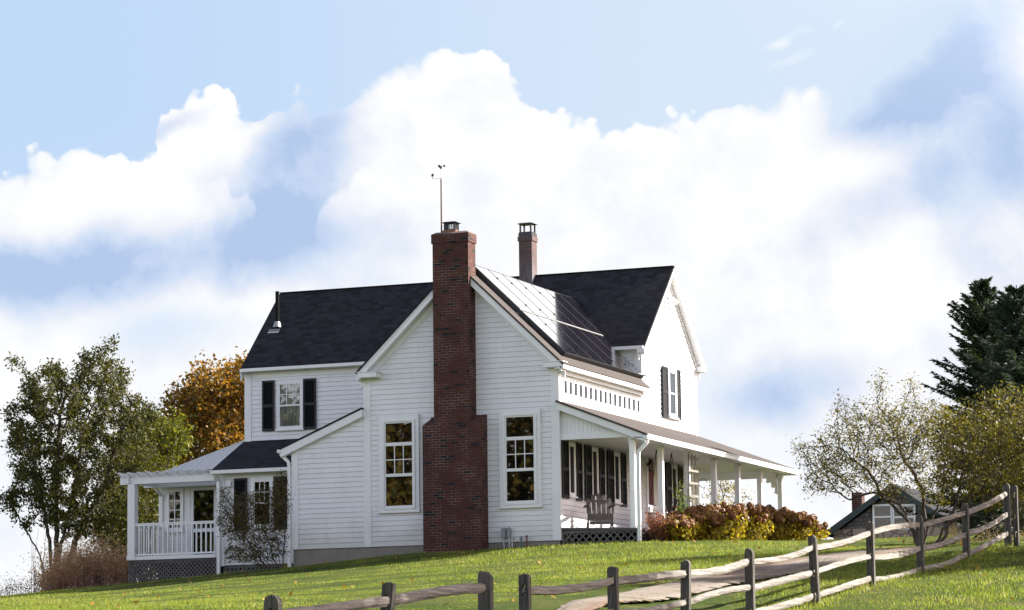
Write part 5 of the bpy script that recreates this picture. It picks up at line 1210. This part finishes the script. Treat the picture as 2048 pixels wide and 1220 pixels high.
# brush, saplings, weeds at the left edge
def brush(name, label, cat, spots, n, h, leafm, stemm, seed, nl, ls, r=.006, arch=.6, up=1.):
    g = np.random.default_rng(seed); P0 = []; P1 = []; R0 = []; R1 = []; LC = []
    for i in range(n):
        u0, u1, d = spots; u = g.uniform(u0, u1); p = at(u, 1170, d+g.uniform(-1.2, 1.2)); p[2] = g1(p[0], p[1])-.05; k = .35+.65*math.sin(math.pi*(u-u0)/(u1-u0))**.7
        L = g.uniform(h[0], h[1])*k; a = g.uniform(0, 2*math.pi); lean = g.uniform(.05, arch); m_ = 6; prev = p.copy()
        for j in range(1, m_+1):
            s_ = j/m_; q = p+np.array([math.cos(a)*lean*L*s_*s_*1.2, math.sin(a)*lean*L*s_*s_, L*(s_-lean*.55*s_*s_)*up])+g.normal(size=3)*.02; P0.append(prev); P1.append(q); R0.append(r*(1.25-s_)); R1.append(r*(1.1-s_)+.001); prev = q
            if s_ > .3: LC += [q+g.normal(size=3)*.07 for _ in range(nl)]
    b = at((spots[0]+spots[1])/2, 1170, spots[2]); root = plant(name, (b[0], b[1], g1(b[0], b[1])), label, cat)
    npmesh('foliage', *tubes(P0, P1, R0, R1, 3), M[stemm], root)  # this mesh holds the stems; leaves are built separately
    if LC: npmesh('leaves', *leafquads(np.array(LC), *ls, g), M[leafm], root)
M['twig_rust'] = mat('rusty twig', rough=.9, fn=bark_fn((.22, .11, .075), (.46, .27, .20)))
M['l_brush'] = leafmat('dead reddish leaves', [(.26, .13, .08), (.46, .27, .18), (.58, .40, .28), (.32, .26, .12)], .4)
brush('bramble_bush', 'dry reddish brown bramble thicket between the dark tree and the deck', 'bush', (90, 264, 87.5), 950, (1.0, 1.85), 'l_brush', 'twig_rust', 51, 4, (.04, .08), r=.006, arch=.8)
brush('sapling', 'cluster of thin bare saplings in front of the dark left tree', 'sapling', (60, 98, 86), 7, (1.9, 3.0), 'l_brush', 'twig_pale', 52, 0, (.03, .06), r=.012, arch=.08)
brush('weed_clump', 'low dark bare weeds at the far left edge of the lawn', 'weeds', (-30, 85, 86), 70, (.35, .75), 'l_shrub', 'twig_dark', 53, 3, (.03, .06), r=.005, arch=.7)
brush('dry_grass_clump', 'tall straw coloured dry grass under the leaning tree', 'grass clump', (1880, 1935, 70), 90, (.45, .80), 'straw', 'straw', 54, 0, (.02, .05), r=.004, arch=.35)
brush('dry_grass_clump', 'sparse straw seed heads in front of the low young spruce', 'grass clump', (1935, 2060, 70), 70, (.2, .5), 'straw', 'straw', 55, 1, (.02, .05), r=.004, arch=.5)

# hydrangeas along the porch
def hydrangea(i, cx, cy, rx, ry, hz, label, heads, seed, leafm='l_hyd'):
    g = np.random.default_rng(seed); z0 = g1(cx, cy); root = plant('hydrangea_shrub', (cx, cy, z0), label, 'shrub', 'hydrangeas along the porch')
    P0, P1, LC, HC = [], [], [], []
    for k in range(70):
        a = g.uniform(0, 2*math.pi); rr = math.sqrt(g.uniform(0, 1)); e = np.array([cx+math.cos(a)*rx*rr, cy+math.sin(a)*ry*rr, 0]); top = .84*hz*math.sqrt(max(.3, 1-.5*rr*rr))*g.uniform(.75, 1.08)
        b = np.array([cx+math.cos(a)*rx*rr*.45, cy+math.sin(a)*ry*rr*.45, z0-.05]); e[2] = g1(e[0], e[1])+top; mid = (b+e)/2+[0, 0, .1]; P0 += [b, mid]; P1 += [mid, e]
        for t in np.linspace(.1, .95, 7): LC += [b+(e-b)*t+g.normal(size=3)*.08 for _ in range(6)]
        HC.append(e)
    npmesh('stems', *tubes(P0, P1, np.full(len(P0), .007), np.full(len(P0), .005), 4), M['twig_dark'], root)
    npmesh('leaves', *leafquads(np.array(LC), .06, .14, g, asp=.62), M[leafm], root)
    HC = np.array(HC); HC = HC[np.argsort(-(HC[:, 2]+.35*(HC[:, 0]-cx)-.25*(HC[:, 1]-cy)+g.uniform(0, .35, len(HC))))[:heads]]
    for q, c in enumerate(HC):
        r = g.uniform(.075, .125); n = int(170*(r/.1)**2); v = g.normal(size=(n, 3)); v /= np.linalg.norm(v, axis=1)[:, None]; v *= (r*g.uniform(.72, 1.05, n))[:, None]; v[:, 2] *= g.uniform(.75, 1.15); nn = v/np.linalg.norm(v, axis=1)[:, None]+g.normal(size=v.shape)*.25; nn /= np.linalg.norm(nn, axis=1)[:, None]; v = v+c+[0, 0, r*.4]
        t1 = np.cross(nn, g.normal(size=v.shape)); t1 /= np.linalg.norm(t1, axis=1)[:, None]; t2 = np.cross(nn, t1); sz = g.uniform(.020, .034, n)[:, None]
        FV = np.stack([v-t1*sz, v-t2*sz, v+t1*sz, v+t2*sz], 1).reshape(-1, 3); npmesh('flower_head', FV, np.arange(4*n).reshape(n, 4), M['l_head'], root)
hy = [(7.95, 1.0, .45, .55, .62, 'first hydrangea beside the reddish plant, low with brown heads', 24), (8.05, 2.3, .55, .75, .86, 'second hydrangea from the reddish plant, yellow leaves at its top', 38),
      (8.1, 3.9, .6, .85, .98, 'third hydrangea from the reddish plant, in front of the ladder trellis and first open posts', 42), (8.2, 5.6, .62, .9, 1.02, 'fourth hydrangea, the tallest, in the middle of the hedge', 44),
      (8.25, 7.4, .62, .9, .98, 'fifth hydrangea, dense with brown heads in front of the far porch posts', 44), (8.3, 9.2, .62, .9, .92, 'sixth hydrangea, under the far porch corner', 42), (8.35, 10.5, .55, .8, .70, 'last hydrangea at the right end of the hedge, low with yellow leaves', 30)]
for i, a in enumerate(hy): hydrangea(i, a[0], a[1], a[2], a[3]*1.25, *a[4:], seed=60+i)
# reddish plant and climbing vine
def smallplant(name, cat, label, c, r, h, leafm, n, ls, seed):
    g = np.random.default_rng(seed); z0 = g1(c[0], c[1]); root = plant(name, (c[0], c[1], z0), label, cat); P0, P1, LC = [], [], []
    for k in range(n):
        a = g.uniform(0, 6.283); b = np.array([c[0]+math.cos(a)*r*.2, c[1]+math.sin(a)*r*.2, z0-.04]); q = g.uniform(.2, 1); e = np.array([c[0]+math.cos(a)*r*q, c[1]+math.sin(a)*r*q, z0+h*g.uniform(.5, 1)]); P0.append(b); P1.append(e)
        for t in np.linspace(.3, 1, 8): LC += [b+(e-b)*t+g.normal(size=3)*.045 for _ in range(3)]
    npmesh('stems', *tubes(P0, P1, np.full(n, .006), np.full(n, .003), 4), M['twig_dark'], root); npmesh('leaves', *leafquads(np.array(LC), *ls, g), M[leafm], root)
smallplant('reddish_plant', 'plant', 'reddish leafy plant right of the first porch downspout', (7.62, .35), .42, .80, 'l_red', 55, (.03, .07), 71)
smallplant('green_vine', 'plant', 'light green vine climbing left of the ladder trellis', (7.35, 3.2), .35, 1.5, 'l_green', 26, (.04, .09), 72)
tag(npmesh('fallen_leaves', *litter(), M['litter']), 'scattered fallen autumn leaves on the lawn', 'leaves', kind='stuff')
# trees outside the frame: reflected in the front windows and shading the lawn by the fence
def offtree(label, x, y, h, r, leafm, seed, n=9000, ls=(.18, .40), low=.25, sp=.24):
    g = np.random.default_rng(seed); z0 = g1(x, y); root = plant('autumn_tree', (x, y, z0), label, 'tree', 'trees around the camera')
    B = []; P0 = []; P1 = []; 
    for i in range(34):
        a = g.uniform(0, 6.283); zz = g.uniform(low, 1); q = np.array([x+math.cos(a)*r*g.uniform(.2, .9)*math.sin(math.pi*min(1, (zz-low+.15)/(1.2-low)))**.5, y+math.sin(a)*r*g.uniform(.2, .9), z0+h*zz]); B.append(q); P0.append(np.array([x, y, z0+h*zz*.55])); P1.append(q)
    P0.append(np.array([x, y, z0-.2])); P1.append(np.array([x, y, z0+h*.75])); R0 = [.05]*34+[.17]; R1 = [.015]*34+[.08]
    npmesh('trunk', *tubes(P0, P1, R0, R1, 6), M['bark'], root); B = np.array(B); k = g.integers(0, len(B), n); c = B[k]+g.normal(size=(n, 3))*r*sp
    npmesh('crown', *leafquads(c, *ls, g, asp=.7), M[leafm], root)
for i, (x, y, h, r, lm) in enumerate([(-12, -62, 17, 6, 'l_mixed'), (-21, -66, 18, 6, 'l_mixed'), (-30, -64, 18, 6.5, 'l_mixed'), (-4, -72, 17, 6, 'l_yellowgreen'), (-38, -58, 17, 6, 'l_yellowgreen'), (-17, -76, 19, 7, 'l_mixed')]):
    offtree(['broad orange autumn tree mirrored in the left front window', 'green and yellow tree mirrored in the front windows', 'second orange tree mirrored in the front windows', 'green tree mirrored in the right front window', 'green tree mirrored at the far left of the front windows', 'tall back row tree mirrored in the front windows'][i], x, y, h, r, lm, 80+i, 30000, (.28, .55), .03, .30)
for i, (x, y, zc, r, n, lo) in enumerate([(33.5, -31.3, 7.6, 2.5, 7000, .74), (33.5, -26.8, 7.9, 2.5, 7000, .74), (33.3, -22.2, 8.2, 2.3, 6000, .76), (28.1, -7.8, 6.0, 3.2, 10000, .45)]):  # first three are unseen trees added to shade the fence rails
    h = zc-g1(x, y)+(1.5 if lo > .5 else 2.4)
    offtree(['nearest tree right of the frame, shading the lowest fence rails', 'middle tree right of the frame along the fence', 'tree right of the frame beside the gravel path', 'wide tree right of the frame shading the upper lawn'][i], x, y, h, r, 'l_olive', 90+i, n, (.16, .30), lo, .17)
